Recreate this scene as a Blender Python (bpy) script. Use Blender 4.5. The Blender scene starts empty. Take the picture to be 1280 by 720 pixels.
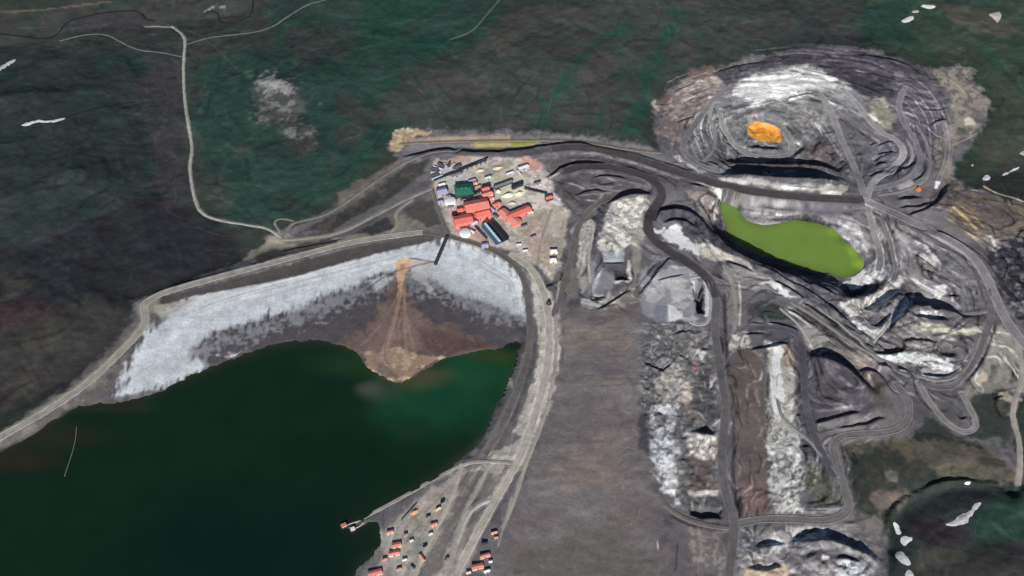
import bpy, math, random
import numpy as np

# ------------------------------------------------------------------ camera
sc = bpy.context.scene
CAM_H, PITCH, HFOV = 2039.0, math.radians(48.0), math.radians(50.0)
cam_d = bpy.data.cameras.new("camera"); cam = bpy.data.objects.new("camera", cam_d)
sc.collection.objects.link(cam); sc.camera = cam
cam.location = (0, 0, CAM_H)
cam.rotation_euler = (math.radians(90) - PITCH, 0, 0)
cam_d.sensor_fit = 'HORIZONTAL'; cam_d.angle = HFOV
cam_d.clip_start = 5.0; cam_d.clip_end = 60000.0
sc.render.resolution_x, sc.render.resolution_y = 1024, 576

# ------------------------------------------------------------------ sky, sun, exposure
SUN_EL, SUN_AZ = math.radians(25.0), math.radians(184.0)     # azimuth clockwise from +Y (far side of the picture)
world = bpy.data.worlds.new("World"); sc.world = world; world.use_nodes = True
wn = world.node_tree
sky = wn.nodes.new("ShaderNodeTexSky"); sky.sky_type = 'NISHITA'; sky.sun_disc = False
sky.sun_elevation = SUN_EL; sky.sun_rotation = SUN_AZ; sky.altitude = 2500.0; sky.air_density = 0.75; sky.dust_density = 2.5; sky.ozone_density = 0.5
bg = wn.nodes["Background"]; bg.inputs[1].default_value = 0.05
wn.links.new(sky.outputs[0], bg.inputs[0])
sun_d = bpy.data.lights.new("sun", 'SUN'); sun_d.energy = 5.0; sun_d.angle = math.radians(0.55); sun_d.color = (1.0, 0.965, 0.93)
sun = bpy.data.objects.new("sun", sun_d); sc.collection.objects.link(sun)
# the lamp shines along -Z: tilt so that light comes from azimuth SUN_AZ, elevation SUN_EL
sun.rotation_euler = (math.radians(90) - SUN_EL, 0, math.pi - SUN_AZ)
sun.location = (-400, -800, 2600)
sc.view_settings.view_transform = 'Standard'; sc.view_settings.look = 'None'
sc.view_settings.exposure = 0.0; sc.view_settings.gamma = 1.0
try: sc.view_settings.use_curve_mapping = False
except Exception: pass

# ------------------------------------------------------------------ helpers: pixels to places, noise, colours
F = 640.0 / math.tan(HFOV / 2)
SP, CP = math.sin(PITCH), math.cos(PITCH)
def ray(px, py):
    a, b = (px - 640.0) / F, (360.0 - py) / F
    return a, b * SP + CP, b * CP - SP
def onz(px, py, z=0.0):                      # where the sight line of a photo pixel meets the level z
    dx, dy, dz = ray(px, py); t = (z - CAM_H) / dz
    return dx * t, dy * t
rng = np.random.RandomState(7); random.seed(7)
_lat = rng.rand(256, 256).astype(np.float32)
def vnoise(x, y):
    xi = np.floor(x).astype(np.int32); yi = np.floor(y).astype(np.int32)
    fx = (x - xi).astype(np.float32); fy = (y - yi).astype(np.float32)
    fx = fx * fx * (3 - 2 * fx); fy = fy * fy * (3 - 2 * fy)
    a, b = xi & 255, yi & 255; a1, b1 = (a + 1) & 255, (b + 1) & 255
    return (_lat[b, a] * (1 - fx) + _lat[b, a1] * fx) * (1 - fy) + (_lat[b1, a] * (1 - fx) + _lat[b1, a1] * fx) * fy
def fbm(x, y, wl, octv=4, seed=0, gain=0.5):          # about -1..1, first wavelength wl metres
    s, amp, tot = 0, 1.0, 0.0
    for o in range(octv):
        k = (2.03 ** o) / wl
        s = s + amp * (vnoise(x * k + 17.3 * seed + o * 7.1, y * k + 5.7 * seed + o * 3.3) * 2 - 1)
        tot += amp; amp *= gain
    return s / tot * 1.6
def sl(v):
    v = v / 255.0
    return v / 12.92 if v <= 0.04045 else ((v + 0.055) / 1.055) ** 2.4
KL = (0.69, 0.675, 0.68)                            # light that a level surface returns per unit of albedo
def alb(c):
    return np.array([min(sl(c[i]) / KL[i], 0.86) for i in range(3)], np.float32)
def chaikin(p, n=2, closed=False):
    p = [tuple(map(float, q)) for q in p]
    for _ in range(n):
        q = []; m = len(p)
        if not closed: q.append(p[0])
        for i in range(m if closed else m - 1):
            a, b = p[i], p[(i + 1) % m]
            q.append(tuple(.75 * u + .25 * v for u, v in zip(a, b))); q.append(tuple(.25 * u + .75 * v for u, v in zip(a, b)))
        if not closed: q.append(p[-1])
        p = q
    return p
def smooth01(t):
    t = np.clip(t, 0, 1); return t * t * (3 - 2 * t)

# ------------------------------------------------------------------ the terrain grid (metres; dense where the photo looks)
def axis(lo, hi, step, far_lo, far_hi, grow=1.06):
    a = list(np.arange(lo, hi + .1, step)); s = step
    while a[-1] < far_hi: s *= grow; a.append(a[-1] + s)
    b = []; s = step; v = lo
    while v > far_lo: s *= grow; v -= s; b.append(v)
    return np.array(b[::-1] + a)
STEP = 2.8
X = axis(-1440, 1440, STEP, -9000, 9000); Y = axis(1010, 2960, STEP, -5000, 14000)
NX, NY = len(X), len(Y)
GX, GY = np.meshgrid(X, Y); GX = GX.astype(np.float32); GY = GY.astype(np.float32)

# ------------------------------------------------------------------ height: contour lines read off the photograph (pixel, pixel, metres)
POND_Z, LAKE_Z = -10.0, -38.0
SHORE = [(-60,590),(0,562),(40,545),(75,520),(92,508),(115,506),(150,503),(185,495),(215,482),(250,466),(290,448),(330,434),(360,428),(400,425),
 (430,432),(448,442),(455,458),(475,472),(498,479),(515,470),(535,457),(560,448),(590,440),(615,436),(640,428),(652,425),(648,450),(638,475),
 (625,500),(612,530),(600,550),(575,575),(545,598),(510,618),(480,633),(445,652),(432,658),(436,664),(455,657),(475,655),(472,668),(480,680),
 (462,695),(450,708),(440,722),(425,750),(410,800)]
LAKE = [(898,250),(912,254),(924,262),(930,273),(944,280),(964,281),(985,275),(1008,276),(1042,283),(1050,295),(1065,310),(1083,328),(1072,342),
 (1058,348),(1040,343),(1020,340),(995,332),(965,323),(940,315),(918,303),(905,285)]
def flat(pts, z): return [(x, y, z) for x, y in pts]
CONT = [flat(SHORE, POND_Z), flat(LAKE + LAKE[:1], LAKE_Z),
 flat([(925,283),(960,295),(1000,305),(1040,318),(1060,330)], LAKE_Z - 12),
 flat([(0,600),(90,540),(220,510),(320,465),(400,455),(440,470),(480,500),(540,490),(600,475),(625,470),(600,520),(540,575),(470,620),(410,655),(440,690),(400,740)], POND_Z - 12),
 flat([(60,680),(200,600),(330,560),(450,540)], POND_Z - 18),
 # dam crest and the beach behind it
 flat([(-40,566),(0,545),(60,512),(110,478),(150,440),(188,402),(178,380),(215,362),(300,338),(380,318),(430,303),(520,290),(550,289),(600,303),(640,320),(668,345),(683,385),(685,430),(675,490),(655,545),(645,575)], 7),
 flat([(200,398),(250,372),(330,350),(420,326),(500,308),(540,302),(590,316),(630,335),(648,360),(655,390)], 0.5),
 flat([(655,400),(650,440),(640,480),(625,515),(612,545)], 1),
 flat([(160,470),(230,440),(300,405),(360,385),(420,370),(480,350),(540,345),(600,355),(640,385)], -4),
 flat([(505,330),(500,380),(495,420)], -2.5), flat([(480,440),(500,450),(520,442)], -7),
 # outside the dam, west and north-west
 flat([(160,372),(300,322),(350,303)], -6), flat([(0,520),(60,488),(120,445),(160,405)], -3),
 flat([(0,440),(90,400)], 14), flat([(0,330),(100,290),(200,250)], 4), flat([(0,250),(100,210)], 26), flat([(0,120),(120,110)], 22),
 flat([(200,240),(200,160),(190,100)], -8), flat([(232,50),(230,120),(241,185),(238,220),(252,268),(310,281),(352,297)], -3),
 flat([(0,60),(100,40),(180,30),(300,20)], -14), flat([(0,5),(150,0),(260,-20)], 10),
 flat([(330,100),(420,110)], 34), flat([(330,200),(420,190)], 18), flat([(450,60),(560,60)], 34), flat([(330,260),(400,240)], 2),
 flat([(400,0),(600,-10)], 40), flat([(640,60),(740,90)], 48), flat([(640,150),(750,155)], 14), flat([(800,60),(810,120)], 30), flat([(900,40),(1000,30)], 66),
 flat([(760,0),(900,-20)], 70), flat([(1150,30),(1280,10)], 62), flat([(1260,120),(1280,170)], 38), flat([(1240,200),(1280,215)], 20),
 flat([(1250,60),(1300,90)], 52),
 # plant terrace
 flat([(545,195),(620,192),(690,200)], 6), flat([(545,225),(545,260),(560,285)], 4), flat([(600,240),(650,250),(680,280)], 5), flat([(620,310),(660,330)], 5), flat([(690,300),(700,350)], 6),
 flat([(500,165),(560,168),(640,166),(720,170),(800,185)], 10),
 flat([(500,208),(450,240),(400,270)], 1), flat([(540,240),(470,275),(420,295),(360,302)], 3), flat([(480,240),(430,268)], -4),
 # haul road and spoil by the plant
 flat([(700,185),(780,195),(840,215),(900,232),(960,242),(1040,247),(1080,248)], 10), flat([(740,230),(790,225)], 15),
 flat([(715,290),(712,330),(700,370)], 7), flat([(825,232),(808,280),(840,315),(890,350),(898,400)], 12), flat([(760,300),(755,340),(745,375)], 2),
 # the brown spoil plateau and the strips right of it
 flat([(700,400),(790,400)], 12), flat([(690,480),(790,480)], 13), flat([(660,600),(810,600)], 14), flat([(640,720),(820,720)], 14), flat([(640,800),(830,800)], 14),
 flat([(675,480),(650,580),(610,690)], 8), flat([(820,430),(815,540),(830,640)], 8), flat([(860,440),(850,540)], 6),
 flat([(903,480),(912,560),(918,660),(915,760)], 14), flat([(940,450),(940,600)], 12), flat([(970,430),(985,600)], 15), flat([(960,690),(1030,665)], 10),
 flat([(830,340),(850,390)], 6),
 # open pit
 flat([(820,130),(835,178)], 12), [(860,95,30),(900,80,44),(960,68,58),(1030,58,68),(1100,64,68),(1160,92,55),(1195,120,44),(1200,170,28),(1190,220,15)],
 [(890,125,8),(930,110,14),(980,100,22),(1030,105,22),(1070,125,20),(1090,160,10),(1112,188,6),(1128,222,6)],
 [(870,160,2),(880,190,0),(890,218,7),(950,226,9),(1010,229,9),(1055,226,9)],
 [(905,150,-16),(940,135,-12),(985,135,-12),(1020,150,-15),(1042,178,-14),(1044,212,-16),(1000,207,-22),(950,208,-22),(908,200,-18)],
 flat([(912,172),(921,183),(934,192),(960,196),(985,193),(992,184),(984,166),(972,157)], -34), flat([(938,160),(972,158),(975,176),(945,178)], -42),
 # lake rims and the benches south-east of it
 [(886,243,11),(897,247,-8),(930,254,-14),(960,262,-18),(1000,267,-20),(1040,274,-20),(1072,284,-22),(1096,304,-24),(1106,328,-24)],
 [(878,258,12),(888,290,14),(914,316,16),(950,332,15),(990,347,11),(1030,360,6),(1065,366,-8)],
 flat([(1110,280),(1160,290),(1210,320),(1235,380)], 9), flat([(1150,340),(1190,360)], 2), flat([(1180,250),(1250,270)], 24), flat([(1262,340),(1280,370)], 20),
 flat([(1150,420),(1200,420)], 2), flat([(1160,465),(1190,480)], -4), flat([(1250,450),(1262,520)], 4), flat([(1040,400),(1090,430),(1140,480)], 4), flat([(960,390),(1000,410)], 10),
 flat([(1030,480),(1070,500)], 16), flat([(1120,542),(1050,546),(1058,610),(1065,636),(990,648)], 6), flat([(1185,530),(1218,538)], 6),
 flat([(1100,600),(1080,650)], 4), flat([(1150,560),(1250,580)], 3), flat([(1060,700),(1010,700)], 2),
 # hollow at the lower right: ground falls into it, then climbs towards the camera
 flat([(1112,690),(1118,655),(1135,632),(1160,622),(1185,612),(1225,612),(1265,616)], -20), flat([(1095,720),(1100,660),(1120,622),(1160,606),(1210,597),(1262,602)], 3),
 flat([(1140,720),(1160,690),(1220,665),(1290,650)], -4), flat([(1190,760),(1300,720)], 6), flat([(1277,640),(1277,560),(1275,500)], 4),
]
LS = 8.0; LX0, LX1, LY0, LY1 = -2000., 2000., 800., 3500.
def solve_heights():
    pts = []
    for c in CONT:
        c = chaikin(c, 2)
        for (x0, y0, z0), (x1, y1, z1) in zip(c[:-1], c[1:]):
            a = np.array(onz(x0, y0, z0)); b = np.array(onz(x1, y1, z1))
            n = max(2, int(np.hypot(*(b - a)) / 4))
            for k in range(n):
                t = k / n; pts.append((a[0] + (b[0] - a[0]) * t, a[1] + (b[1] - a[1]) * t, z0 + (z1 - z0) * t))
    pts = np.array(pts); Z = None
    for s in (128., 64., 32., 16., 8.):
        nx, ny = int((LX1 - LX0) / s) + 1, int((LY1 - LY0) / s) + 1
        ix = np.rint((pts[:, 0] - LX0) / s).astype(int); iy = np.rint((pts[:, 1] - LY0) / s).astype(int)
        ok = (ix >= 0) & (ix < nx) & (iy >= 0) & (iy < ny)
        su = np.zeros((ny, nx)); ct = np.zeros((ny, nx))
        np.add.at(su, (iy[ok], ix[ok]), pts[ok, 2]); np.add.at(ct, (iy[ok], ix[ok]), 1)
        m = ct > 0; val = np.where(m, su / np.maximum(ct, 1), 0)
        if Z is None: Z = np.full((ny, nx), float(np.mean(pts[:, 2])))
        else:
            yy = np.clip(np.arange(ny) * s / (2 * s), 0, Z.shape[0] - 1.001); xx = np.clip(np.arange(nx) * s / (2 * s), 0, Z.shape[1] - 1.001)
            y0 = yy.astype(int); x0 = xx.astype(int); fy = (yy - y0)[:, None]; fx = (xx - x0)[None]
            Z = (Z[np.ix_(y0, x0)] * (1 - fx) + Z[np.ix_(y0, x0 + 1)] * fx) * (1 - fy) + (Z[np.ix_(y0 + 1, x0)] * (1 - fx) + Z[np.ix_(y0 + 1, x0 + 1)] * fx) * fy
        for _ in range(220):
            Z[m] = val[m]; P = np.pad(Z, 1, mode='edge')
            Z = (P[:-2, 1:-1] + P[2:, 1:-1] + P[1:-1, :-2] + P[1:-1, 2:]) * .25
        Z[m] = val[m]
    for _ in range(2):
        P = np.pad(Z, 1, mode='edge'); Z = Z * .5 + (P[:-2, 1:-1] + P[2:, 1:-1] + P[1:-1, :-2] + P[1:-1, 2:]) * .125
    return Z
LZ = solve_heights()
def up(ZL):
    fx = np.clip((X - LX0) / LS, 0, ZL.shape[1] - 1.001); fy = np.clip((Y - LY0) / LS, 0, ZL.shape[0] - 1.001)
    x0 = fx.astype(int); y0 = fy.astype(int); fx = (fx - x0)[None]; fy = (fy - y0)[:, None]
    return (ZL[np.ix_(y0, x0)] * (1 - fx) + ZL[np.ix_(y0, x0 + 1)] * fx) * (1 - fy) + (ZL[np.ix_(y0 + 1, x0)] * (1 - fx) + ZL[np.ix_(y0 + 1, x0 + 1)] * fx) * fy
H = up(LZ).astype(np.float32)
def Hat(x, y):                                # height of the ground at a place
    i = min(max(np.searchsorted(Y, y) - 1, 0), NY - 2); j = min(max(np.searchsorted(X, x) - 1, 0), NX - 2)
    u = (x - X[j]) / (X[j + 1] - X[j]); v = (y - Y[i]) / (Y[i + 1] - Y[i])
    return float((H[i, j] * (1 - u) + H[i, j + 1] * u) * (1 - v) + (H[i + 1, j] * (1 - u) + H[i + 1, j + 1] * u) * v)
def W(px, py):                                # where the sight line of a photo pixel meets the ground
    dx, dy, dz = ray(px, py)
    t0 = (130 - CAM_H) / dz; t1 = (-90 - CAM_H) / dz; n = 70; prev = t0
    for k in range(1, n + 1):
        t = t0 + (t1 - t0) * k / n
        if CAM_H + dz * t <= Hat(dx * t, dy * t):
            a, b = prev, t
            for _ in range(7):
                m = (a + b) / 2
                if CAM_H + dz * m <= Hat(dx * m, dy * m): b = m
                else: a = m
            return dx * b, dy * b
        prev = t
    return dx * t1, dy * t1
def Wl(pts): return [W(*p) for p in pts]

def box_of(pts, R):
    xs = [p[0] for p in pts]; ys = [p[1] for p in pts]
    j0, j1 = np.searchsorted(X, min(xs) - R), np.searchsorted(X, max(xs) + R); i0, i1 = np.searchsorted(Y, min(ys) - R), np.searchsorted(Y, max(ys) + R)
    return max(i0, 0), max(i1, i0 + 1), max(j0, 0), max(j1, j0 + 1)
def line_field(pts, R, closed=False):         # distance, signed side (left > 0) and length along, near a line
    i0, i1, j0, j1 = box_of(pts, R); sh = (i1 - i0, j1 - j0)
    D = np.full(sh, 1e9, np.float32); S = np.zeros(sh, np.float32); T = np.zeros(sh, np.float32); acc = 0.0
    q = list(pts) + ([pts[0]] if closed else [])
    for (ax, ay), (bx, by) in zip(q[:-1], q[1:]):
        L = math.hypot(bx - ax, by - ay)
        if L < 1e-6: continue
        a0, a1, b0, b1 = box_of([(ax, ay), (bx, by)], R)
        a0, b0 = max(a0, i0), max(b0, j0); a1, b1 = min(a1, i1), min(b1, j1)
        if a1 <= a0 or b1 <= b0: acc += L; continue
        gx = GX[a0:a1, b0:b1]; gy = GY[a0:a1, b0:b1]; ux, uy = (bx - ax) / L, (by - ay) / L
        t = np.clip((gx - ax) * ux + (gy - ay) * uy, 0, L); d = np.hypot(gx - ax - ux * t, gy - ay - uy * t)
        s = ux * (gy - ay) - uy * (gx - ax)
        v = (slice(a0 - i0, a1 - i0), slice(b0 - j0, b1 - j0)); m = d < D[v]
        D[v][m] = d[m]; S[v][m] = np.sign(s[m]); T[v][m] = (acc + t)[m]; acc += L
    return (slice(i0, i1), slice(j0, j1)), D, S, T, acc
def poly_field(pts, R):                       # signed distance, inside > 0, exact within R of the edge
    sl_, D, _, _, _ = line_field(pts, R, True)
    ys = Y[sl_[0]]; xs = X[sl_[1]]; ins = np.zeros(D.shape, bool); n = len(pts)
    for r, y in enumerate(ys):
        cr = []
        for k in range(n):
            (ax, ay), (bx, by) = pts[k], pts[(k + 1) % n]
            if (ay > y) != (by > y): cr.append(ax + (y - ay) / (by - ay) * (bx - ax))
        if cr: ins[r] = (np.searchsorted(np.sort(cr), xs) & 1) == 1
    return sl_, np.where(ins, np.minimum(D, 1e6), -np.minimum(D, 1e6))
N1 = fbm(GX, GY, 26, 3, 1); N2 = fbm(GX, GY, 90, 4, 2); N3 = fbm(GX, GY, 9, 2, 3); N4 = fbm(GX, GY, 420, 4, 4)

# ------------------------------------------------------------------ natural relief outside the works
MINE = [(480,150),(560,160),(640,160),(700,160),(760,170),(818,186),(808,130),(850,92),(900,76),(960,62),(1030,50),(1100,56),(1160,80),(1210,76),(1245,130),(1220,185),(1205,225),
 (1290,235),(1290,490),(1250,490),(1285,610),(1240,600),(1160,600),(1110,640),(1100,740),(430,760),(400,700),(-80,700),(-80,580),(0,530),(100,465),(165,400),(165,370),(300,322),(345,285),(420,262),(500,200)]
sl_, sd = poly_field(Wl(MINE), 120)
wild = np.ones((NY, NX), np.float32); wild[sl_] = 1 - smooth01((sd + 60) / 90)
ridge = 1 - np.abs(fbm(GX + 30 * N2, GY + 30 * N2, 170, 4, 9))
far = smooth01((np.hypot(GX, GY - 2000) - 1700) / 5000)
H += wild * (N4 * 9 + N2 * 4.0 + ridge * 2.6 - 1.3) + (1 - wild) * (N2 * 0.7 + N1 * 0.35)
H += far * (fbm(GX, GY, 2600, 4, 11) * 260 + 120)
H += wild * 0.3 * N1

# ------------------------------------------------------------------ steep faces: a line drawn left to right falls away on its far side by h metres
SCARPS = [
 ([(893,219),(930,226),(980,230),(1030,231),(1060,227)], 40), ([(902,204),(925,209),(960,211),(1000,211),(1030,213),(1050,219)], 32),
 ([(930,184),(948,189),(970,190),(982,184)], 17), ([(990,202),(1006,192),(1014,176)], 20), ([(1018,200),(1024,186),(1028,172)], 16), ([(1030,190),(1040,196),(1046,190)], 12),
 ([(1045,374),(1067,377),(1093,368),(1120,350)], 34), ([(1030,381),(1045,392),(1058,400)], 18), ([(1082,402),(1104,391),(1124,374),(1142,358)], 38),
 ([(1096,424),(1112,416),(1130,402),(1144,388),(1158,387),(1190,396),(1218,406)], 36), ([(1136,396),(1160,402),(1176,404),(1200,402)], 18),
 ([(1078,442),(1098,446),(1120,444),(1145,440)], 18), ([(1164,446),(1182,449),(1204,452)], 26), ([(1084,452),(1108,460),(1142,472)], 20),
 ([(1000,452),(1012,450),(1032,453),(1052,464),(1068,476),(1082,494),(1092,506)], 34), ([(1070,468),(1086,464),(1102,474),(1116,496)], 12),
 ([(955,404),(985,411),(1006,417)], 9), ([(928,418),(962,420)], 8), ([(936,404),(962,407)], 6), ([(860,540),(885,548),(905,545)], 18),
 ([(812,278),(820,270),(834,265),(850,264),(866,270),(878,284),(890,300)], 20), ([(826,282),(842,276),(858,278),(868,288)], 13),
 ([(500,200),(522,196),(560,190),(600,194),(640,192),(680,186),(722,182),(748,184)], 16), ([(750,185),(790,193),(830,204),(862,216)], 8),
 ([(682,226),(700,217),(714,208),(734,207),(757,211)], 17), ([(757,258),(778,250),(797,246),(822,247)], 24), ([(790,212),(815,224),(828,236)], 6),
 ([(856,230),(875,236),(892,240)], 15), ([(985,690),(1002,683),(1020,680),(1048,683),(1078,695),(1104,712)], 24), ([(1000,705),(1020,696),(1032,692)], 14),
 ([(1140,284),(1180,296),(1208,310),(1232,328),(1244,350)], 14), ([(1108,222),(1126,216),(1142,206),(1148,194)], 22), ([(1090,210),(1106,206),(1122,207)], 15),
 ([(1116,251),(1140,252),(1160,247)], 16), ([(1130,273),(1160,266),(1178,250),(1190,228)], 12), ([(1036,168),(1042,164)], 6),
 ([(1205,480),(1228,458),(1236,435),(1248,402)], 7), ([(960,318),(985,328)], 6), ([(765,350),(776,352),(788,349)], 7), ([(752,330),(768,331),(782,329)], 5),
 ([(736,374),(746,378),(756,374)], 7), ([(744,388),(760,384),(790,362)], 7), ([(836,642),(860,655),(884,663)], 6), ([(856,640),(876,648),(900,648)], 8),
 ([(800,372),(830,330),(842,322),(862,330)], 8), ([(820,352),(846,346),(858,344)], 5), ([(1150,384),(1170,382)], 6), ([(1090,250),(1110,258),(1150,280)], 5),
 ([(890,96),(910,88),(940,82),(960,80)], 12), ([(1066,70),(1100,74),(1130,82),(1148,94)], 16), ([(968,80),(990,72)], 7), ([(1000,86),(1030,92),(1052,100)], 6),
 ([(964,128),(980,128),(992,120),(1024,117)], 5), ([(856,162),(868,156)], 8), ([(864,130),(876,126)], 6), ([(1146,122),(1155,132)], 7), ([(1150,136),(1170,140),(1188,134)], 6),
 ([(1108,690),(1112,655),(1126,632),(1152,621),(1176,608),(1205,604),(1240,612),(1266,616)], 15), ([(998,560),(1040,558)], 5), ([(1000,536),(1040,526),(1080,516)], 9), ([(1044,538),(1080,534),(1110,522)], 8),
 ([(870,462),(880,456)], 6), ([(820,470),(836,462),(845,450)], 7), ([(806,455),(828,458)], 7), ([(940,330),(990,352),(1030,378),(1070,410),(1110,444)], 9),
 ([(980,385),(1010,402),(1030,418)], 7), ([(1088,224),(1104,218),(1124,213)], 12), ([(1096,196),(1112,190),(1126,196)], 11), ([(1086,184),(1100,178)], 8), ([(1140,230),(1156,222),(1164,208)], 11), ([(1050,200),(1062,212),(1070,226)], 10), ([(1120,262),(1150,262),(1172,252)], 12), ([(1040,402),(1062,412),(1080,424)], 12), ([(1060,420),(1082,434),(1100,440)], 12), ([(1120,430),(1150,428),(1180,432)], 12), ([(1150,470),(1172,474),(1192,474)], 10), ([(900,326),(922,334),(946,344)], 10), ([(960,350),(985,362),(1010,378)], 12), ([(1010,352),(1034,364),(1050,372)], 10), ([(1140,316),(1160,330),(1172,342)], 6), ([(1178,372),(1196,374),(1212,370)], 8), ([(940,690),(962,684),(985,684)], 12), ([(930,712),(960,716),(985,710)], 10), ([(1040,704),(1060,700),(1080,708)], 10), ([(860,200),(876,206),(890,214)], 7), ([(846,156),(858,150),(870,146)], 7), ([(842,118),(856,110),(872,104)], 7), ([(1100,112),(1124,116),(1142,128)], 9), ([(1080,92),(1110,98),(1136,108)], 9), ([(1160,160),(1172,152),(1186,150)], 7), ([(718,246),(738,240),(760,240)], 9), ([(740,224),(762,220),(786,226)], 8), ([(870,250),(882,268),(892,292),(912,312),(946,330),(985,344)], 12), ([(1095,205),(1108,196),(1120,192)], 10), ([(1098,186),(1110,178),(1122,180)], 8), ([(1128,222),(1142,214),(1150,200)], 10), ([(1158,216),(1164,196),(1160,176)], 8), ([(905,176),(914,186),(924,196)], 9), ([(895,198),(905,208),(925,216)], 10), ([(870,196),(888,205),(905,210)], 7), ([(936,440),(962,436),(990,430)], 9), ([(1180,478),(1196,470),(1208,462)], 8), ([(1090,300),(1100,318),(1104,330)], 6), ([(1112,292),(1120,318),(1126,330)], 8), ([(800,455),(815,460),(832,470)], 8), ([(816,518),(834,522)], 7), ([(826,545),(838,548)], 7), ([(838,420),(856,418),(866,412)], 7), ([(1000,378),(1040,402),(1085,440)], 8), ([(350,316),(400,305),(430,300)], 4), ([(1240,502),(1258,494)], 5), ([(1190,500),(1198,528),(1212,520)], 5),
]
for pts, h in SCARPS:
    wp = Wl(chaikin(pts, 2)); R = h * 4.5
    s_, D, S, T, L = line_field(wp, R)
    s = D * np.where(S == 0, 1, S) + N1[s_] * 2.2; Lc = h * 1.5; w = h * 1.15
    prof = np.where(s < 0, .5 * np.exp(np.minimum(s, 0) / Lc), np.where(s < w, .5 - smooth01(s / w), -.5 * np.exp(-np.maximum(s - w, 0) / Lc)))
    taper = smooth01(T / (h * 2.0 + 8)) * smooth01((L - T) / (h * 2.0 + 8)) * smooth01((R - D) / (R * .5))
    H[s_] += (h * prof * taper).astype(np.float32)

# sunk cuts: sharp-walled hollows (outline, depth, wall width)
for pts, dep, wall in [([(865,352),(878,352),(881,392),(871,392)], 34, 8), ([(769,339),(786,337),(788,350),(771,351)], 6, 6), ([(862,632),(905,634),(902,648),(878,650),(860,644)], 8, 10),
                       ([(1000,462),(1004,462)] + [(1003,520),(994,520)], 6, 8), ([(742,368),(756,368),(755,372),(742,373)], 5, 5), ([(1158,336),(1166,336),(1168,349),(1162,350)], 4, 5)]:
    s_, sdd = poly_field(Wl(pts), 60); H[s_] -= dep * smooth01((sdd + N3[s_] * 2) / wall)

# rubble and heaped spoil (outline, height, wavelength)
RUB = np.zeros((NY, NX), np.float32)
for pts, amp, wl in [([(815,405),(870,402),(895,420),(900,540),(890,640),(850,640),(818,600),(800,520),(800,440)], 5.5, 26), ([(955,520),(1000,528),(1020,560),(1000,640),(962,640),(958,520)], 3.5, 24),
                     ([(1240,300),(1290,285),(1290,410),(1264,395)], 9, 40), ([(745,255),(800,250),(805,300),(765,318),(740,300)], 3.5, 26), ([(1130,285),(1200,310),(1230,350),(1225,390),(1170,370),(1140,330)], 3, 24),
                     ([(920,665),(1090,665),(1110,725),(920,730)], 6, 34), ([(800,420),(825,430),(825,540),(800,520)], 4, 20), ([(905,120),(1000,125),(1040,150),(1050,200),(1000,200),(900,190)], 3.5, 30),
                     ([(1010,330),(1100,330),(1150,400),(1220,470),(1140,490),(1060,430)], 2.5, 26), ([(850,255),(900,250),(905,300),(880,310)], 3, 26), ([(1150,225),(1200,225),(1280,300),(1230,300),(1160,262)], 4, 50)]:
    s_, sdd = poly_field(Wl(pts), 30); m = smooth01((sdd + 12) / 24)
    gx, gy = GX[s_], GY[s_]
    H[s_] += m * amp * .55 * (.6 - 1.2 * np.abs(fbm(gx, gy * .6, wl, 4, 21)) + fbm(gx, gy, wl * .35, 2, 23) * .4)
    RUB[s_] = np.maximum(RUB[s_], m)
# benches: the pit walls step down in lifts
TM = np.zeros((NY, NX), np.float32)
for q in ([(860,100),(900,84),(960,68),(1100,64),(1190,120),(1180,205),(1130,232),(1060,228),(895,222),(850,180)], [(885,250),(1000,258),(1110,280),(1120,345),(1040,372),(960,345),(885,300)], [(1050,360),(1140,345),(1225,400),(1210,475),(1140,480),(1050,430)]):
    s_, sdd = poly_field(Wl(q), 40); TM[s_] = np.maximum(TM[s_], smooth01((sdd + 10) / 40))
for bh, wt in ((10.0, .45),):
    zq = (H + N2 * 9 + N1 * 2.0) / bh; fl = np.floor(zq); H += TM * wt * (bh * (fl + smooth01((zq - fl - .5) / .42)) - bh * zq)
# lifts on the spoil plateau: faint east-west waves
s_, sdd = poly_field(Wl([(700,385),(800,390),(815,520),(830,650),(825,760),(620,760),(660,600),(690,480)]), 30)
H[s_] += smooth01(sdd / 20) * (np.sin(GY[s_] / 7.5 + N2[s_] * 5) * .18 + np.sin(GY[s_] / 31 + N2[s_] * 3) * .4)

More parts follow.
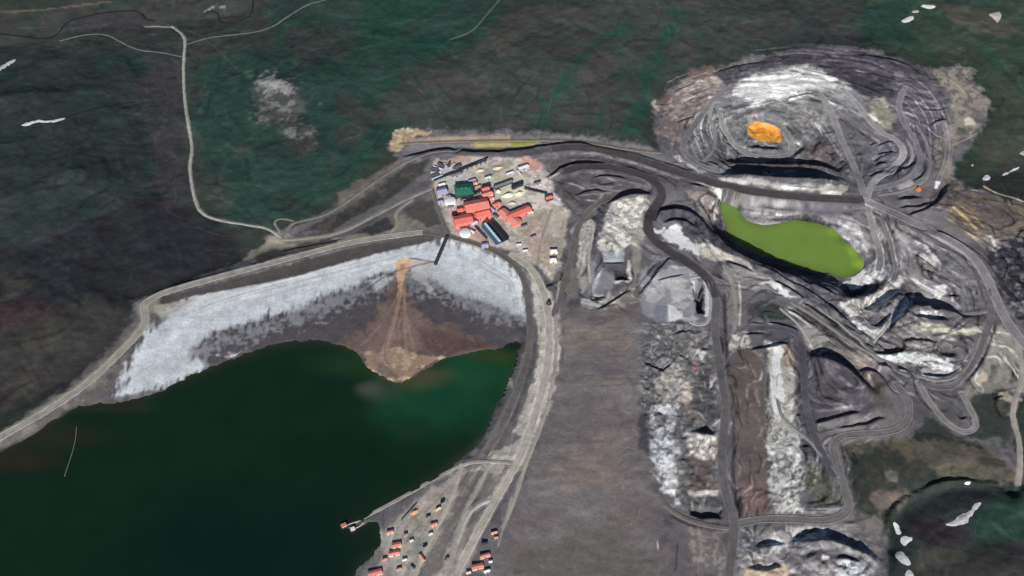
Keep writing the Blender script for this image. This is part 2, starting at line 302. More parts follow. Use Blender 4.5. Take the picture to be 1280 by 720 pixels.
# ------------------------------------------------------------------ roads: (name, label-free centre line in photo pixels, width m, colour, style)
ROADS = [
 ('access_road', [(215,33),(228,42),(232,52),(229,75),(230,120),(236,160),(241,185),(237,205),(238,220),(243,250),(252,268),(275,276),(310,281),(335,285),(352,297)], 7, (150,148,141), 0),
 ('dirt_track', [(75,51),(105,43),(133,42),(150,52),(172,63),(200,65),(228,71)], 3.6, (100,106,101), 0),
 ('dirt_track', [(181,33),(200,33),(217,34)], 6, (128,126,118), 0),
 ('dirt_track', [(232,56),(262,46),(310,42),(340,35),(360,20),(385,5),(412,-2)], 3.6, (96,102,98), 0),
 ('dirt_track', [(563,49),(590,40),(605,22),(624,0)], 5, (88,86,79), 0),
 ('access_road', [(352,297),(363,280),(372,277),(412,268),(450,240),(500,206),(530,193),(545,189),(600,186),(650,187)], 7, (112,109,104), 0),
 ('access_road', [(352,299),(380,298),(425,292),(470,268),(520,243),(541,235)], 11, (128,124,116), 0),
 ('dam_road', [(-60,578),(0,546),(60,513),(110,479),(150,441),(186,403),(177,382),(192,371),(215,362),(300,339),(380,318),(430,304),(480,296),(528,290)], 15, (140,136,130), 1),
 ('dam_road', [(528,290),(552,293),(600,305),(636,322),(655,345),(661,380),(664,420),(655,465),(640,505),(618,550),(606,568)], 13, (92,89,86), 1),
 ('haul_road', [(640,318),(665,335),(680,362),(687,400),(687,440),(678,490),(660,545),(646,580),(610,640),(566,724),(550,760)], 15, (158,152,143), 1),
 ('service_road', [(700,352),(693,395),(696,440),(690,490),(672,545),(655,585),(645,620),(628,660)], 7, (146,140,131), 0),
 ('haul_road', [(690,186),(720,182),(780,192),(840,213),(900,231),(950,241),(1000,246),(1050,249),(1080,250)], 26, (72,69,72), 1),
 ('haul_road', [(705,214),(730,207),(765,209),(800,217),(824,230),(829,246),(816,262),(808,280),(814,298),(838,315),(868,333),(888,351),(896,372)], 22, (66,62,65), 1),
 ('haul_road', [(888,351),(896,372),(895,390),(893,413),(898,443),(903,480),(907,502),(907,525),(903,548),(902,575),(904,607),(913,633),(919,652),(915,690),(908,740)], 16, (92,88,91), 1),
 ('haul_road', [(806,238),(775,243),(748,252),(730,268),(719,292),(713,330),(702,362),(692,395)], 13, (96,91,90), 1),
 ('haul_road', [(1080,250),(1120,267),(1160,286),(1200,307),(1224,328),(1238,356),(1254,395),(1275,424),(1300,450)], 22, (124,119,121), 1),
 ('haul_road', [(1238,360),(1240,392),(1228,432),(1212,462),(1192,484),(1170,484),(1148,478)], 13, (96,92,94), 1),
 ('service_road', [(1272,425),(1280,470),(1266,505),(1266,525),(1275,550),(1275,590),(1272,606)], 11, (146,141,133), 0),
 ('haul_road', [(1120,480),(1134,495),(1138,515),(1130,533),(1108,541),(1070,542),(1048,545),(1041,556),(1046,580),(1056,610),(1063,634),(1053,646),(1028,652),(990,648),(955,648),(922,654)], 15, (104,100,100), 1),
 ('haul_road', [(1148,478),(1164,506),(1184,529),(1204,541),(1217,538),(1221,527),(1212,508),(1202,492)], 11, (128,123,122), 1),
 ('pit_ramp', [(1026,118),(1040,140),(1050,170),(1062,195),(1075,225),(1081,246)], 15, (124,121,122), 1),
 ('pit_ramp', [(1083,247),(1090,228),(1108,214),(1126,202),(1131,188),(1121,174),(1100,165),(1086,150),(1072,130),(1052,110)], 15, (138,135,136), 1),
 ('pit_ramp', [(1092,236),(1125,229),(1146,216),(1152,196),(1143,172),(1128,152),(1122,128),(1132,108)], 13, (112,108,113), 1),
 ('pit_ramp', [(900,140),(904,158),(911,172),(921,184),(934,193),(960,197),(985,194),(992,184),(984,166),(973,156),(955,150)], 13, (124,121,121), 1),
 ('pit_ramp', [(916,106),(890,125),(879,142),(867,158),(852,178),(858,196),(880,208),(900,214)], 14, (112,108,110), 1),
 ('pit_ramp', [(880,200),(893,186),(894,165),(886,146),(890,132)], 10, (128,126,126), 0),
 ('service_road', [(646,579),(610,576),(582,578),(545,597),(495,626),(466,641),(444,652)], 9, (142,138,132), 0),
 ('service_road', [(577,580),(570,610),(548,655),(530,690),(515,730)], 8, (160,153,143), 0),
 ('service_road', [(612,580),(596,612),(580,640),(568,676),(562,724)], 8, (148,143,136), 0),
 ('service_road', [(626,622),(602,628),(585,642),(572,676)], 7, (162,157,149), 0),
 ('service_road', [(830,630),(850,646),(880,656),(910,660)], 11, (106,97,94), 0),
 ('service_road', [(972,500),(976,520),(990,534),(1010,548),(1030,572),(1050,598)], 8, (122,120,120), 0),
 ('service_road', [(1205,393),(1203,375),(1204,350)], 6, (112,108,110), 0), ('service_road', [(1142,374),(1175,384),(1210,392),(1238,388)], 11, (112,108,110), 0),
 ('service_road', [(1085,258),(1092,290),(1102,320),(1098,338)], 13, (118,115,115), 1), ('service_road', [(1102,272),(1112,300),(1118,330)], 8, (108,104,105), 0),
 ('service_road', [(500,180),(530,178),(600,176),(680,175),(730,177),(790,188),(826,191)], 8, (118,110,100), 0),
 ('service_road', [(352,292),(340,276),(352,272),(366,276)], 5, (120,114,104), 0), ('service_road', [(541,236),(548,262),(556,284),(562,294)], 7, (96,92,88), 0),
 ('service_road', [(486,292),(500,278),(492,268),(505,256),(515,250)], 8, (132,127,118), 0),
 ('haul_road', [(935,412),(965,408),(990,412),(1002,425),(1004,465),(1008,515),(1022,556),(1044,596)], 13, (80,77,83), 1),
 ('service_road', [(990,378),(1020,396),(1060,425),(1100,448),(1135,470)], 9, (122,118,116), 0), ('service_road', [(1022,384),(1052,406),(1086,436)], 6, (134,131,128), 0), ('service_road', [(976,386),(1000,406),(1016,432)], 6, (146,142,138), 0),
 ('service_road', [(1130,376),(1112,404),(1092,428)], 5, (150,146,142), 0), ('service_road', [(1148,470),(1180,478),(1204,466),(1216,446),(1226,420)], 7, (124,120,120), 0),
 ('pit_ramp', [(1098,244),(1135,238),(1160,224),(1164,200),(1158,176),(1146,156)], 8, (120,116,120), 0), ('pit_ramp', [(1100,222),(1118,214),(1138,205),(1142,190),(1134,174)], 7, (132,129,131), 0),
 ('service_road', [(905,332),(916,352),(920,384),(918,410)], 8, (134,130,126), 0), ('service_road', [(728,296),(733,276),(742,272),(742,290),(735,320),(738,352)], 5, (160,155,148), 0),
 ('service_road', [(862,402),(874,408),(886,404),(889,380),(887,352),(878,344),(862,348)], 6, (150,148,150), 0), ('service_road', [(1140,284),(1172,302),(1204,322),(1222,346),(1230,376)], 6, (92,88,91), 0),
 ('service_road', [(690,262),(676,300),(672,330)], 7, (142,134,122), 0),
]
road_w = []
def resample(p, s):
    p = np.array(p); d = np.r_[0, np.cumsum(np.hypot(*np.diff(p, axis=0).T))]; n = max(3, int(d[-1] / s)); t = np.linspace(0, d[-1], n)
    return np.c_[np.interp(t, d, p[:, 0]), np.interp(t, d, p[:, 1])], d[-1]
for name, pts, wid, colr, style in ROADS:
    c, L = resample(Wl(chaikin(pts, 3)), 5.0)
    for _ in range(3): c[1:-1] = c[1:-1] * .5 + (c[:-2] + c[2:]) * .25
    z = np.array([Hat(x, y) for x, y in c]); k = 5
    zp = np.pad(z, k, mode='edge'); z = np.convolve(zp, np.ones(2 * k + 1) / (2 * k + 1), 'valid')
    road_w.append([c, z])
for (name, pts, wid, colr, style), (c, z) in zip(ROADS, road_w):
    hw = wid / 2 + 2.5; R = hw + 12
    s_, D, S, T, L = line_field([tuple(p) for p in c], R)
    zz = np.interp(T, np.linspace(0, L, len(z)), z)
    m = 1 - smooth01((D - hw) / 11.0); H[s_] = H[s_] * (1 - m) + (zz - 0.25) * m
for poly, lev, dp in ((SHORE + [(300,900),(-300,900),(-400,700),(-200,640)], POND_Z, .6), (LAKE, LAKE_Z, 1.0)):     # water stays inside its shore
    s_, sdd = poly_field([onz(x, y, lev) for x, y in chaikin(poly, 1, True)], 60); e = sdd + (N2[s_] * 5 + N1[s_] * 5 + N3[s_] * 2.5 if lev == POND_Z else N1[s_] * 2.5 + N3[s_] * 1.5)
    near = np.abs(sdd) < 55
    H[s_] = np.where((e > 0), np.minimum(H[s_], lev - np.minimum(e, 8) * .25), np.where(near, np.maximum(H[s_], lev + np.minimum(-e, 10) * .08), H[s_]))
for r in road_w:                                # where roads cross, the later cut rules: follow the finished ground
    zt = np.array([Hat(x, y) for x, y in r[0]]); k = 2
    zp = np.pad(zt, k, mode='edge'); r[1] = np.convolve(zp, np.ones(2 * k + 1) / (2 * k + 1), 'valid') + .25

# ------------------------------------------------------------------ what the ground is made of
COL = np.empty((NY, NX, 3), np.float32); COL[:] = alb((50, 58, 52))
VEG = wild.copy()
def put(s_, a, col):
    a = a[..., None].astype(np.float32); COL[s_] = COL[s_] * (1 - a) + alb(col) * a
def P(col, pts, fe=10, na=6, al=1.0, mix=None, wl=20, noise=None):       # an area: edge softness fe, edge raggedness na (metres)
    fe, na = (fe * 1.5 + 2, na * 1.9) if noise is None and fe > 2 else (fe, na)
    s_, sd = poly_field(Wl(pts), fe + na * 2 + 10)
    n = N1[s_] * .75 + N3[s_] * .4 if noise is None else noise[s_]
    a = smooth01((sd + n * na + fe * .5) / fe) * al
    put(s_, a, col)
    if mix is not None:                                                  # a second kind of stuff scattered through it
        g = fbm(GX[s_], GY[s_], wl, 3, random.randint(30, 90)); put(s_, a * smooth01((g - .05) / .35), mix)
def S(col, pts, wid, al=1.0, fe=None, na=None):                          # a streak, wid in photo pixels
    wp = Wl(chaikin(pts, 2)); w = wid * 1.05; fe = fe or max(3.0, w * .6); na = w * .45 if na is None else na
    s_, D, _, T, L = line_field(wp, w + fe + na * 2)
    a = smooth01((w + N3[s_] * na * .6 + N1[s_] * na * .6 - D + fe * .5) / fe) * al * smooth01(T / 12 + .3) * smooth01((L - T) / 12 + .3)
    put(s_, a, col)
def streaks(guide, spread, n, cols, w=(1, 2.5), al=(.25, .7), seed=0):   # many thin streaks that follow a guide line, as tipped or graded ground shows
    r = random.Random(seed)
    for _ in range(n):
        o = r.uniform(-1, 1) * spread; i0 = r.uniform(0, .6); i1 = min(1, i0 + r.uniform(.25, .6)); m = len(guide) - 1
        q = []
        for k in range(7):
            t = (i0 + (i1 - i0) * k / 6) * m; j = min(int(t), m - 1); f = t - j
            ax, ay = guide[j]; bx, by = guide[j + 1]; L = math.hypot(bx - ax, by - ay) + 1e-6
            q.append((ax + (bx - ax) * f - (by - ay) / L * o, ay + (by - ay) * f + (bx - ax) / L * o + r.uniform(-.6, .6)))
        S(r.choice(cols), q, r.uniform(*w), r.uniform(*al))
def blobs(quad, n, cols, seed):                                         # patches of different tipped rock, a few metres each
    r = random.Random(seed); xs = [q[0] for q in quad]; ys = [q[1] for q in quad]; k = 0
    while k < n:
        a, b = r.uniform(min(xs), max(xs)), r.uniform(min(ys), max(ys)); ins = False
        for m in range(len(quad)):
            (x0, y0), (x1, y1) = quad[m], quad[m - 1]
            if (y0 > b) != (y1 > b) and a < (x1 - x0) * (b - y0) / (y1 - y0) + x0: ins = not ins
        if not ins: continue
        k += 1; an = r.gauss(1.9, .6); l = r.uniform(1.5, 8); S(r.choice(cols), [(a - math.cos(an) * l, b - math.sin(an) * l), (a + r.uniform(-1, 1), b), (a + math.cos(an) * l, b + math.sin(an) * l)], r.uniform(.6, 2.6), r.uniform(.3, .75))
BIG = N2 * .8 + N1 * .3
# open country
P((36,52,49), [(-60,62),(200,62),(215,150),(200,240),(150,258),(60,300),(-60,340)], 60, 40, noise=BIG, mix=(44,54,52), wl=140)
P((41,42,46), [(-60,330),(60,298),(190,245),(300,300),(312,326),(175,372),(165,410),(120,470),(-60,545)], 50, 20, noise=BIG, mix=(40,42,47), wl=150)
P((56,55,52), [(20,400),(110,370),(170,390),(150,440),(90,480),(0,520),(-20,450)], 60, 40, .8, noise=BIG, mix=(62,57,52), wl=60)
P((60,42,47), [(-10,385),(40,372),(75,385),(50,402),(-10,410)], 30, 20, .6, noise=BIG); P((72,66,60), [(-10,345),(30,335),(45,355),(10,372)], 30, 20, .6, noise=BIG)
S((36,38,43), [(0,326),(60,302),(120,276),(175,248)], 6, .7, 20)
P((51,50,55), [(180,60),(230,60),(230,150),(236,200),(240,262),(205,262),(190,200),(178,140)], 40, 20, .85, noise=BIG, mix=(58,54,58), wl=60)
for q in ([(200,100),(212,120),(208,140),(188,162),(220,170)], [(205,205),(218,190),(225,210),(215,230),(222,250),(205,262),(222,272),(240,275)], [(245,283),(265,292),(285,296),(300,292)], [(200,240),(212,258)], [(180,160),(195,175)]): S((82,62,58), q, 1.6, .55)
P((56,57,55), [(-60,-20),(340,-20),(330,20),(230,40),(190,62),(-60,50)], 40, 20, noise=BIG, mix=(45,56,50), wl=80)
S((98,84,68), [(-20,16),(40,14),(90,8),(140,2)], 4, .8); S((76,70,64), [(20,36),(60,34)], 3, .6); S((150,146,135), [(255,15),(270,6),(282,10)], 4, .7)
P((52,50,54), [(60,36),(110,18),(180,14),(195,50),(150,48),(110,42)], 20, 10, .85, noise=BIG)
P((32,60,52), [(238,80),(330,60),(500,80),(520,150),(480,190),(400,260),(330,282),(262,270),(246,210)], 60, 30, noise=BIG, mix=(48,58,53), wl=120)
P((74,72,72), [(318,96),(345,92),(372,104),(384,128),(376,150),(395,168),(388,180),(360,160),(330,150),(322,120)], 30, 18, .75, mix=(112,110,108), wl=22)
P((148,146,144), [(325,96),(345,96),(370,108),(362,118),(335,112)], 14, 12, .7, mix=(100,96,96), wl=14)
P((30,60,50), [(330,-20),(640,-20),(620,30),(590,60),(480,95),(380,90),(340,70)], 60, 30, noise=BIG, mix=(40,60,54), wl=120)
P((48,52,51), [(355,40),(430,25),(450,50),(420,75),(375,75)], 40, 20, .6, noise=BIG)
P((52,60,57), [(520,90),(640,60),(700,15),(1010,-10),(1090,30),(1080,58),(980,64),(880,76),(815,120),(830,185),(700,165),(520,160),(470,120)], 60, 30, noise=BIG, mix=(60,60,59), wl=120)
P((64,62,60), [(640,10),(720,0),(700,40),(640,70),(590,60)], 40, 25, .6, noise=BIG)
S((29,64,53), [(792,28),(760,45),(725,72),(695,115),(672,162)], 14, .85, 40, 18); S((28,64,54), [(850,10),(835,50),(812,80),(800,130),(782,168)], 18, .9, 50, 22); S((34,62,54), [(745,160),(760,130),(775,115)], 8, .6, 25)
S((54,50,52), [(760,160),(775,140),(800,150)], 9, .6, 25); S((54,48,50), [(585,150),(595,120),(605,150)], 9, .5, 20)
P((47,64,54), [(1070,-20),(1300,-20),(1300,240),(1205,225),(1190,195),(1240,135),(1210,95),(1160,78),(1100,55)], 40, 20, noise=BIG, mix=(56,66,56), wl=110)
P((30,58,50), [(1080,10),(1140,0),(1130,30),(1160,60),(1110,50),(1070,55)], 30, 20, .8, noise=BIG); P((82,72,62), [(1180,5),(1230,10),(1275,40),(1240,45),(1190,28)], 30, 20, .5, noise=BIG)
S((28,66,54), [(1230,60),(1250,85),(1270,105),(1285,120)], 9, .7, 30); S((30,62,52), [(1195,105),(1225,115),(1240,125)], 5, .6, 20); P((64,64,58), [(1230,140),(1280,130),(1290,200),(1220,200)], 40, 20, .5, noise=BIG)
P((50,48,50), [(1205,222),(1240,215),(1300,185),(1300,250),(1250,248)], 20, 8, .8); S((150,140,112), [(1228,232),(1245,242),(1270,248),(1288,256)], 2.2, .9)
for k in range(70):                                                     # gullies, tussock bands and bare streaks on the slopes
    a, b = random.uniform(0, 1280), random.uniform(0, 330)
    if (480 < a < 1230 and b > 60) or (a > 320 and b > 200): continue
    dx, dy = random.uniform(18, 50), random.uniform(-8, 8)
    S(random.choice([(30,58,50),(58,58,54),(44,50,50),(66,60,56),(34,46,46)]), [(a - dx, b - dy), (a, b + random.uniform(-4, 4)), (a + dx, b + dy)], random.uniform(1.2, 4), random.uniform(.2, .5))
for q in ([(230,35),(260,50),(300,90)], [(285,100),(305,92),(325,85)], [(515,105),(540,125),(553,150)], [(430,150),(460,165),(430,175)], [(690,120),(684,145)], [(810,60),(825,75)]): S((84,80,74), q, 2, .45)
g_ = COL @ np.array([.3, .55, .15], np.float32); COL[:] = COL * .9 + g_[..., None] * .10 * np.array([.97, 1.0, 1.06], np.float32)
for q, k in (([(-80,-40),(420,-40),(480,150),(350,290),(160,390),(-80,580)], .14), ([(330,-40),(1300,-40),(1300,240),(820,190),(480,170)], .0)):     # heath is greyer than the grass slopes
    s_, sd = poly_field(Wl(q), 80); k = (smooth01((sd + 40) / 80) * k)[..., None]; g_ = (COL[s_] @ np.array([.3, .55, .15], np.float32))[..., None]; COL[s_] = COL[s_] * (1 - k) + g_ * k * np.array([.98, 1.0, 1.08], np.float32)
FIB = fbm(GX * .22 + N2 * 2, GY + GX * .05, 9, 3, 61); COL *= (1 + .09 * FIB)[..., None]
# all worked ground
P((100,97,100), [(498,164),(560,164),(640,164),(700,164),(760,174),(826,190),(816,128),(850,98),(900,82),(960,68),(1030,58),(1100,64),(1160,88),(1200,80),(1240,130),(1215,182),(1190,205),(1205,232),(1300,262),(1300,500),
   (1250,492),(1284,600),(1270,606),(1225,555),(1160,536),(1120,556),(1060,562),(1072,640),(1112,664),(1106,740),(430,760),(400,700),(470,640),(600,560),(650,440),(652,340),(545,292),(380,326),(204,378),(188,420),(140,490),(90,512),
   (-60,600),(-60,570),(0,540),(100,473),(168,402),(168,378),(300,328),(348,288),(420,262),(500,203),(486,186)], 14, 7, mix=(88,85,89), wl=40)
VEG[:] = np.minimum(VEG, 1)
# ground west of the plant
P((130,124,115), [(300,326),(318,312),(335,300),(352,288),(372,298),(430,296),(480,284),(515,262),(535,250),(548,284),(430,304),(340,328)], 6, 4, .9, mix=(110,105,98), wl=12); P((60,58,58), [(316,320),(345,311),(412,300),(426,301),(380,310),(330,324)], 4, 3, .95); P((66,64,64), [(372,296),(400,290),(430,288),(424,292),(385,297)], 4, 3, .8)
P((60,59,58), [(375,290),(415,288),(500,240),(530,215),(540,195),(510,206),(460,240),(415,270)], 8, 4, mix=(74,71,68), wl=25); P((58,58,60), [(440,292),(485,270),(495,286),(470,294)], 6, 4)
P((70,66,65), [(500,262),(525,250),(540,252),(550,280),(535,284),(515,275)], 8, 5, .9); P((105,96,90), [(486,268),(500,262),(500,276),(490,280)], 6, 4, .8)
P((56,55,57), [(320,322),(352,314),(410,302),(425,304),(350,322),(320,330)], 6, 4, .95); P((66,63,62), [(300,330),(345,308),(420,298),(425,301),(350,316)], 5, 4, .6)
P((150,142,130), [(330,298),(345,290),(365,296),(372,306),(350,312),(335,308)], 8, 5, .7); P((112,102,96), [(420,240),(460,222),(500,196),(500,205),(460,232),(425,258)], 8, 6, .6, mix=(80,72,68), wl=16)
# dam wall, inside face of dark rock, beach
P((68,64,65), [(196,376),(260,356),(350,334),(450,308),(530,291),(545,294),(535,300),(450,320),(350,342),(260,364),(206,384)], 4, 2)
P((128,122,112), [(170,378),(182,370),(200,374),(196,400),(120,478),(60,518),(0,552),(-40,575),(-40,560),(0,540),(110,470),(176,402)], 6, 3)
P((80,76,76), [(190,402),(206,398),(150,470),(130,500),(95,508),(60,530),(0,562),(-40,580),(0,552),(120,480)], 6, 4, mix=(98,94,92), wl=18)
P((78,74,78), [(90,515),(140,485),(190,400),(210,380),(350,338),(545,294),(640,325),(662,360),(664,440),(600,455),(500,500),(430,450),(330,450),(240,485)], 5, 2)
NB = fbm(GX * 1.0, GY * .3 + GX * .08, 8, 3, 55) + .5 * N1
P((182,186,191), [(196,400),(210,384),(262,364),(350,341),(450,319),(536,300),(552,300),(600,313),(636,330),(652,352),(655,400),(640,395),(600,378),(560,370),(540,350),(505,338),(470,345),(450,360),(420,366),(400,372),(380,385),(330,398),(270,415),(240,440),(255,458),(215,480),(180,492),(150,500),(160,455)], 26, 17, noise=NB)
P((176,178,178), [(200,390),(262,366),(350,343),(345,350),(262,376),(205,400)], 5, 3, .5); P((132,130,128), [(200,394),(240,376),(250,374),(215,392),(196,408)], 4, 3, .8)
P((72,68,73), [(655,400),(640,392),(600,376),(575,372),(545,352),(510,340),(480,342),(455,350),(440,362),(400,374),(380,388),(335,402),(300,410),(268,418),(238,440),(268,448),(290,440),(320,440),(350,432),(400,428),(450,445),(500,480),(560,450),(620,440),(658,430)], 22, 16, noise=NB)
P((150,152,156), [(170,470),(260,425),(340,398),(400,372),(460,348),(540,330),(600,352),(655,380),(655,404),(600,392),(545,366),(480,362),(400,392),(300,425),(240,452),(180,490)], 40, 30, .45, noise=NB * .6 + N3 * .8)
s_, sd = poly_field(Wl([(150,505),(190,395),(350,338),(545,296),(640,325),(660,360),(660,400),(560,380),(480,355),(400,385),(260,440),(250,470)]), 30); COL[s_] *= (1 + smooth01(sd / 25) * (.10 * NB[s_] - .03))[..., None]
P((84,80,83), [(95,512),(130,498),(165,494),(210,484),(250,466),(270,452),(330,434),(330,444),(250,474),(200,496),(120,510)], 5, 5, .85)
P((205,207,208), [(272,444),(300,440),(296,447),(280,450)], 4, 4, .8); P((170,173,176), [(460,352),(480,342),(494,345),(488,355),(470,362)], 5, 5, .8)
P((172,170,168), [(505,330),(520,322),(540,330),(530,350),(545,368),(520,350)], 6, 6, .6)
streaks([(210,400),(280,372),(380,345),(480,320),(540,306)], 14, 40, [(205,208,211),(165,166,168),(148,148,150),(210,212,214)], (.8, 2.2), (.3, .7), 3)
streaks([(560,305),(600,325),(640,350),(650,385)], 16, 24, [(205,208,211),(165,166,168),(150,150,152)], (.8, 2), (.3, .7), 4)
P((70,66,66), [(200,372),(290,349),(368,330),(430,312),(500,298),(536,291),(546,294),(544,301),(500,310),(430,328),(368,346),(290,362),(241,370),(215,378)], 4, 1.2)
P((150,146,140), [(192,382),(215,378),(245,371),(232,382),(205,398),(197,395)], 4, 2, .8); P((84,80,78), [(184,392),(196,392),(202,400),(196,410)], 3, 2, .8)
# brown fan of fresh tailings with its channels
P((98,84,77), [(500,335),(512,380),(530,400),(560,408),(600,420),(622,434),(590,442),(560,450),(540,460),(500,480),(470,470),(450,445),(420,434),(418,428),(455,415),(470,395),(490,350)], 9, 8, .85, mix=(86,68,62), wl=26)
P((150,126,104), [(456,436),(480,444),(500,436),(516,440),(540,446),(552,446),(530,458),(512,474),(496,480),(476,474),(456,462)], 6, 6, .85, mix=(188,164,134), wl=16); P((84,78,80), [(474,452),(490,460),(496,472),(480,474),(472,464)], 4, 4, .9)
P((194,160,126), [(498,326),(506,326),(512,336),(505,346),(500,362),(495,345)], 4, 3, .9); S((186,152,122), [(508,326),(524,332),(540,332)], 3, .7)
for q, w_ in (([(500,350),(503,372),(490,400),(478,440),(470,455)], 2), ([(503,360),(506,390),(504,420),(512,450),(516,462)], 2), ([(504,380),(498,410),(484,440)], 1.6), ([(500,360),(490,385),(470,415),(450,432)], 1.6), ([(498,400),(500,430),(490,452)], 1.4)): S((150,130,112), q, w_, .4)
for k in range(9):                                                     # braided channels of the fan
    a = random.uniform(-1, 1); q = [(501 + a * 2, 350), (502 + a * 10, 378 + random.uniform(-4, 4)), (498 + a * 26 + random.uniform(-5, 5), 410), (494 + a * 44 + random.uniform(-5, 5), 444 - abs(a) * 8)]
    S(random.choice([(164,138,114),(84,70,66),(126,104,90),(140,116,98),(72,62,62)]), q[random.randint(0, 1):], random.uniform(1, 3), random.uniform(.25, .5))
S((160,136,114), [(500,350),(498,385),(487,420),(474,454)], 5, .5); S((150,128,108), [(504,350),(508,400),(518,440)], 3.5, .4); P((190,156,124), [(494,328),(504,322),(513,328),(512,338),(503,344),(496,338)], 3, 2, .9); P((150,126,106), [(500,330),(506,330),(506,336),(500,336)], 2, 1, .8)
S((70,64,66), [(486,398),(482,430),(480,448),(492,462)], 1.5, .8); S((66,62,64), [(455,365),(480,345),(500,337),(545,326)], 3, .6); S((72,68,72), [(510,322),(545,328)], 2.2, .8)
P((116,101,92), [(480,380),(520,380),(540,430),(520,462),(496,478),(470,466),(452,440)], 24, 12, .45)
P((70,60,60), [(520,410),(580,420),(610,432),(560,442),(530,440)], 10, 8, .6); P((92,76,68), [(410,430),(440,420),(450,436),(430,438)], 8, 6, .7)
# right bank embankment
P((162,157,148), [(662,340),(690,370),(704,400),(702,470),(690,510),(660,570),(645,590),(600,590),(618,560),(650,510),(665,460),(670,400)], 8, 4, mix=(144,139,132), wl=14)
P((84,82,85), [(668,400),(676,410),(668,470),(650,520),(628,560),(614,562),(645,505),(660,455)], 5, 3, .9, mix=(92,90,92), wl=22); P((160,156,148), [(618,472),(640,472),(640,484),(622,486)], 4, 2); S((158,154,146), [(664,350),(672,385),(674,420)], 3, .7)
P((84,81,84), [(640,540),(655,545),(635,560),(625,556)], 4, 3, .8); S((176,170,158), [(700,400),(699,450),(693,490)], 2, .7)
P((156,149,140), [(560,590),(600,582),(640,585),(625,620),(590,690),(575,740),(430,760),(470,690),(478,660),(500,640),(530,610)], 8, 5, mix=(138,131,124), wl=14)
P((96,92,92), [(585,590),(604,590),(560,690),(530,740),(505,740),(545,680),(572,620)], 5, 4, .8, mix=(112,106,100), wl=9); P((100,97,98), [(598,590),(628,592),(618,620),(590,640),(588,620)], 5, 4, .8); P((104,102,102), [(590,640),(612,630),(590,680),(578,690)], 4, 3, .8)
P((92,90,96), [(470,650),(490,632),(560,592),(566,596),(520,625),(495,650),(480,664)], 4, 3, .8); P((128,134,126), [(515,670),(535,668),(530,695),(512,692)], 6, 4, .7); P((160,150,138), [(538,606),(556,612),(552,640),(535,645),(525,632)], 6, 5, .7); P((92,90,94), [(440,722),(460,695),(482,682),(478,700),(452,730)], 5, 4, .8); S((160,154,144), [(640,620),(632,650),(622,685)], 1.6, .7)
for k in range(190):
    a, b = random.uniform(475, 640), random.uniform(600, 718)
    if a > 470 + (718 - b) * .2 and a < 700 - (b - 600) * .7: S(random.choice([(84,80,80),(160,152,140),(150,120,110),(70,68,70),(172,164,152)]), [(a, b), (a + random.uniform(-3, 3), b + random.uniform(2, 6))], random.uniform(.5, 1.4), .6, 2)
# plant terrace
P((172,164,156), [(545,200),(600,196),(660,195),(684,215),(700,250),(712,270),(700,320),(690,350),(668,330),(640,315),(600,300),(566,292),(552,265),(540,230)], 10, 5, mix=(148,140,134), wl=12)
P((176,172,170), [(545,212),(560,208),(585,216),(590,228),(560,232),(546,228)], 6, 4, .8); P((168,128,112), [(548,200),(575,196),(590,198),(560,206)], 5, 4, .7); P((176,124,110), [(648,196),(670,198),(678,206),(668,216),(658,206)], 5, 4, .8, mix=(150,130,120), wl=7)
P((178,172,156), [(590,208),(640,204),(645,222),(610,230),(592,224)], 8, 6, .7, mix=(150,142,130), wl=9); P((120,114,110), [(600,216),(618,206),(640,202),(640,206),(615,218)], 4, 3, .6)
P((190,186,164), [(618,236),(640,228),(658,234),(655,246),(630,250),(618,246)], 6, 5, .8); P((204,150,136), [(560,262),(580,258),(612,262),(618,272),(600,285),(612,304),(596,306),(572,292)], 5, 5, .75, mix=(176,150,138), wl=7)
P((168,148,138), [(560,266),(575,262),(600,285),(615,305),(600,312),(570,300)], 5, 4, .6); P((128,138,110), [(614,272),(624,274),(640,290),(632,290)], 4, 3, .7)
P((138,126,114), [(650,262),(690,262),(690,340),(672,330),(650,300)], 8, 5, .8, mix=(160,148,132), wl=8); P((150,140,126), [(690,256),(714,262),(700,330),(694,344)], 6, 4, .7); P((110,104,100), [(684,296),(704,296),(700,346),(690,346)], 6, 4, .5)
for k in range(260):
    a, b = random.uniform(548, 700), random.uniform(196, 335)
    if b < 300 or a > 640: S(random.choice([(196,186,170),(108,102,98),(90,86,84),(176,140,126),(206,198,184),(120,112,104)]), [(a, b), (a + random.uniform(-5, 5), b + random.uniform(-2, 3))], random.uniform(.4, 1.3), random.uniform(.4, .8), 2)
P((156,138,112), [(490,166),(505,160),(540,164),(536,168),(510,172),(500,190),(488,190)], 5, 4, .9, mix=(184,166,138), wl=9); P((142,128,112), [(510,172),(560,170),(640,168),(640,175),(540,178),(515,182)], 4, 3, .8); P((132,126,84), [(586,176),(640,174),(674,173),(668,182),(636,184),(600,186)], 4, 4, .85, mix=(128,112,72), wl=14); P((110,114,56), [(638,174),(674,173),(668,181),(636,183)], 3, 3, .9)
P((70,67,73), [(515,196),(550,186),(600,188),(680,184),(690,190),(640,197),(560,192),(530,198)], 5, 3, .9)
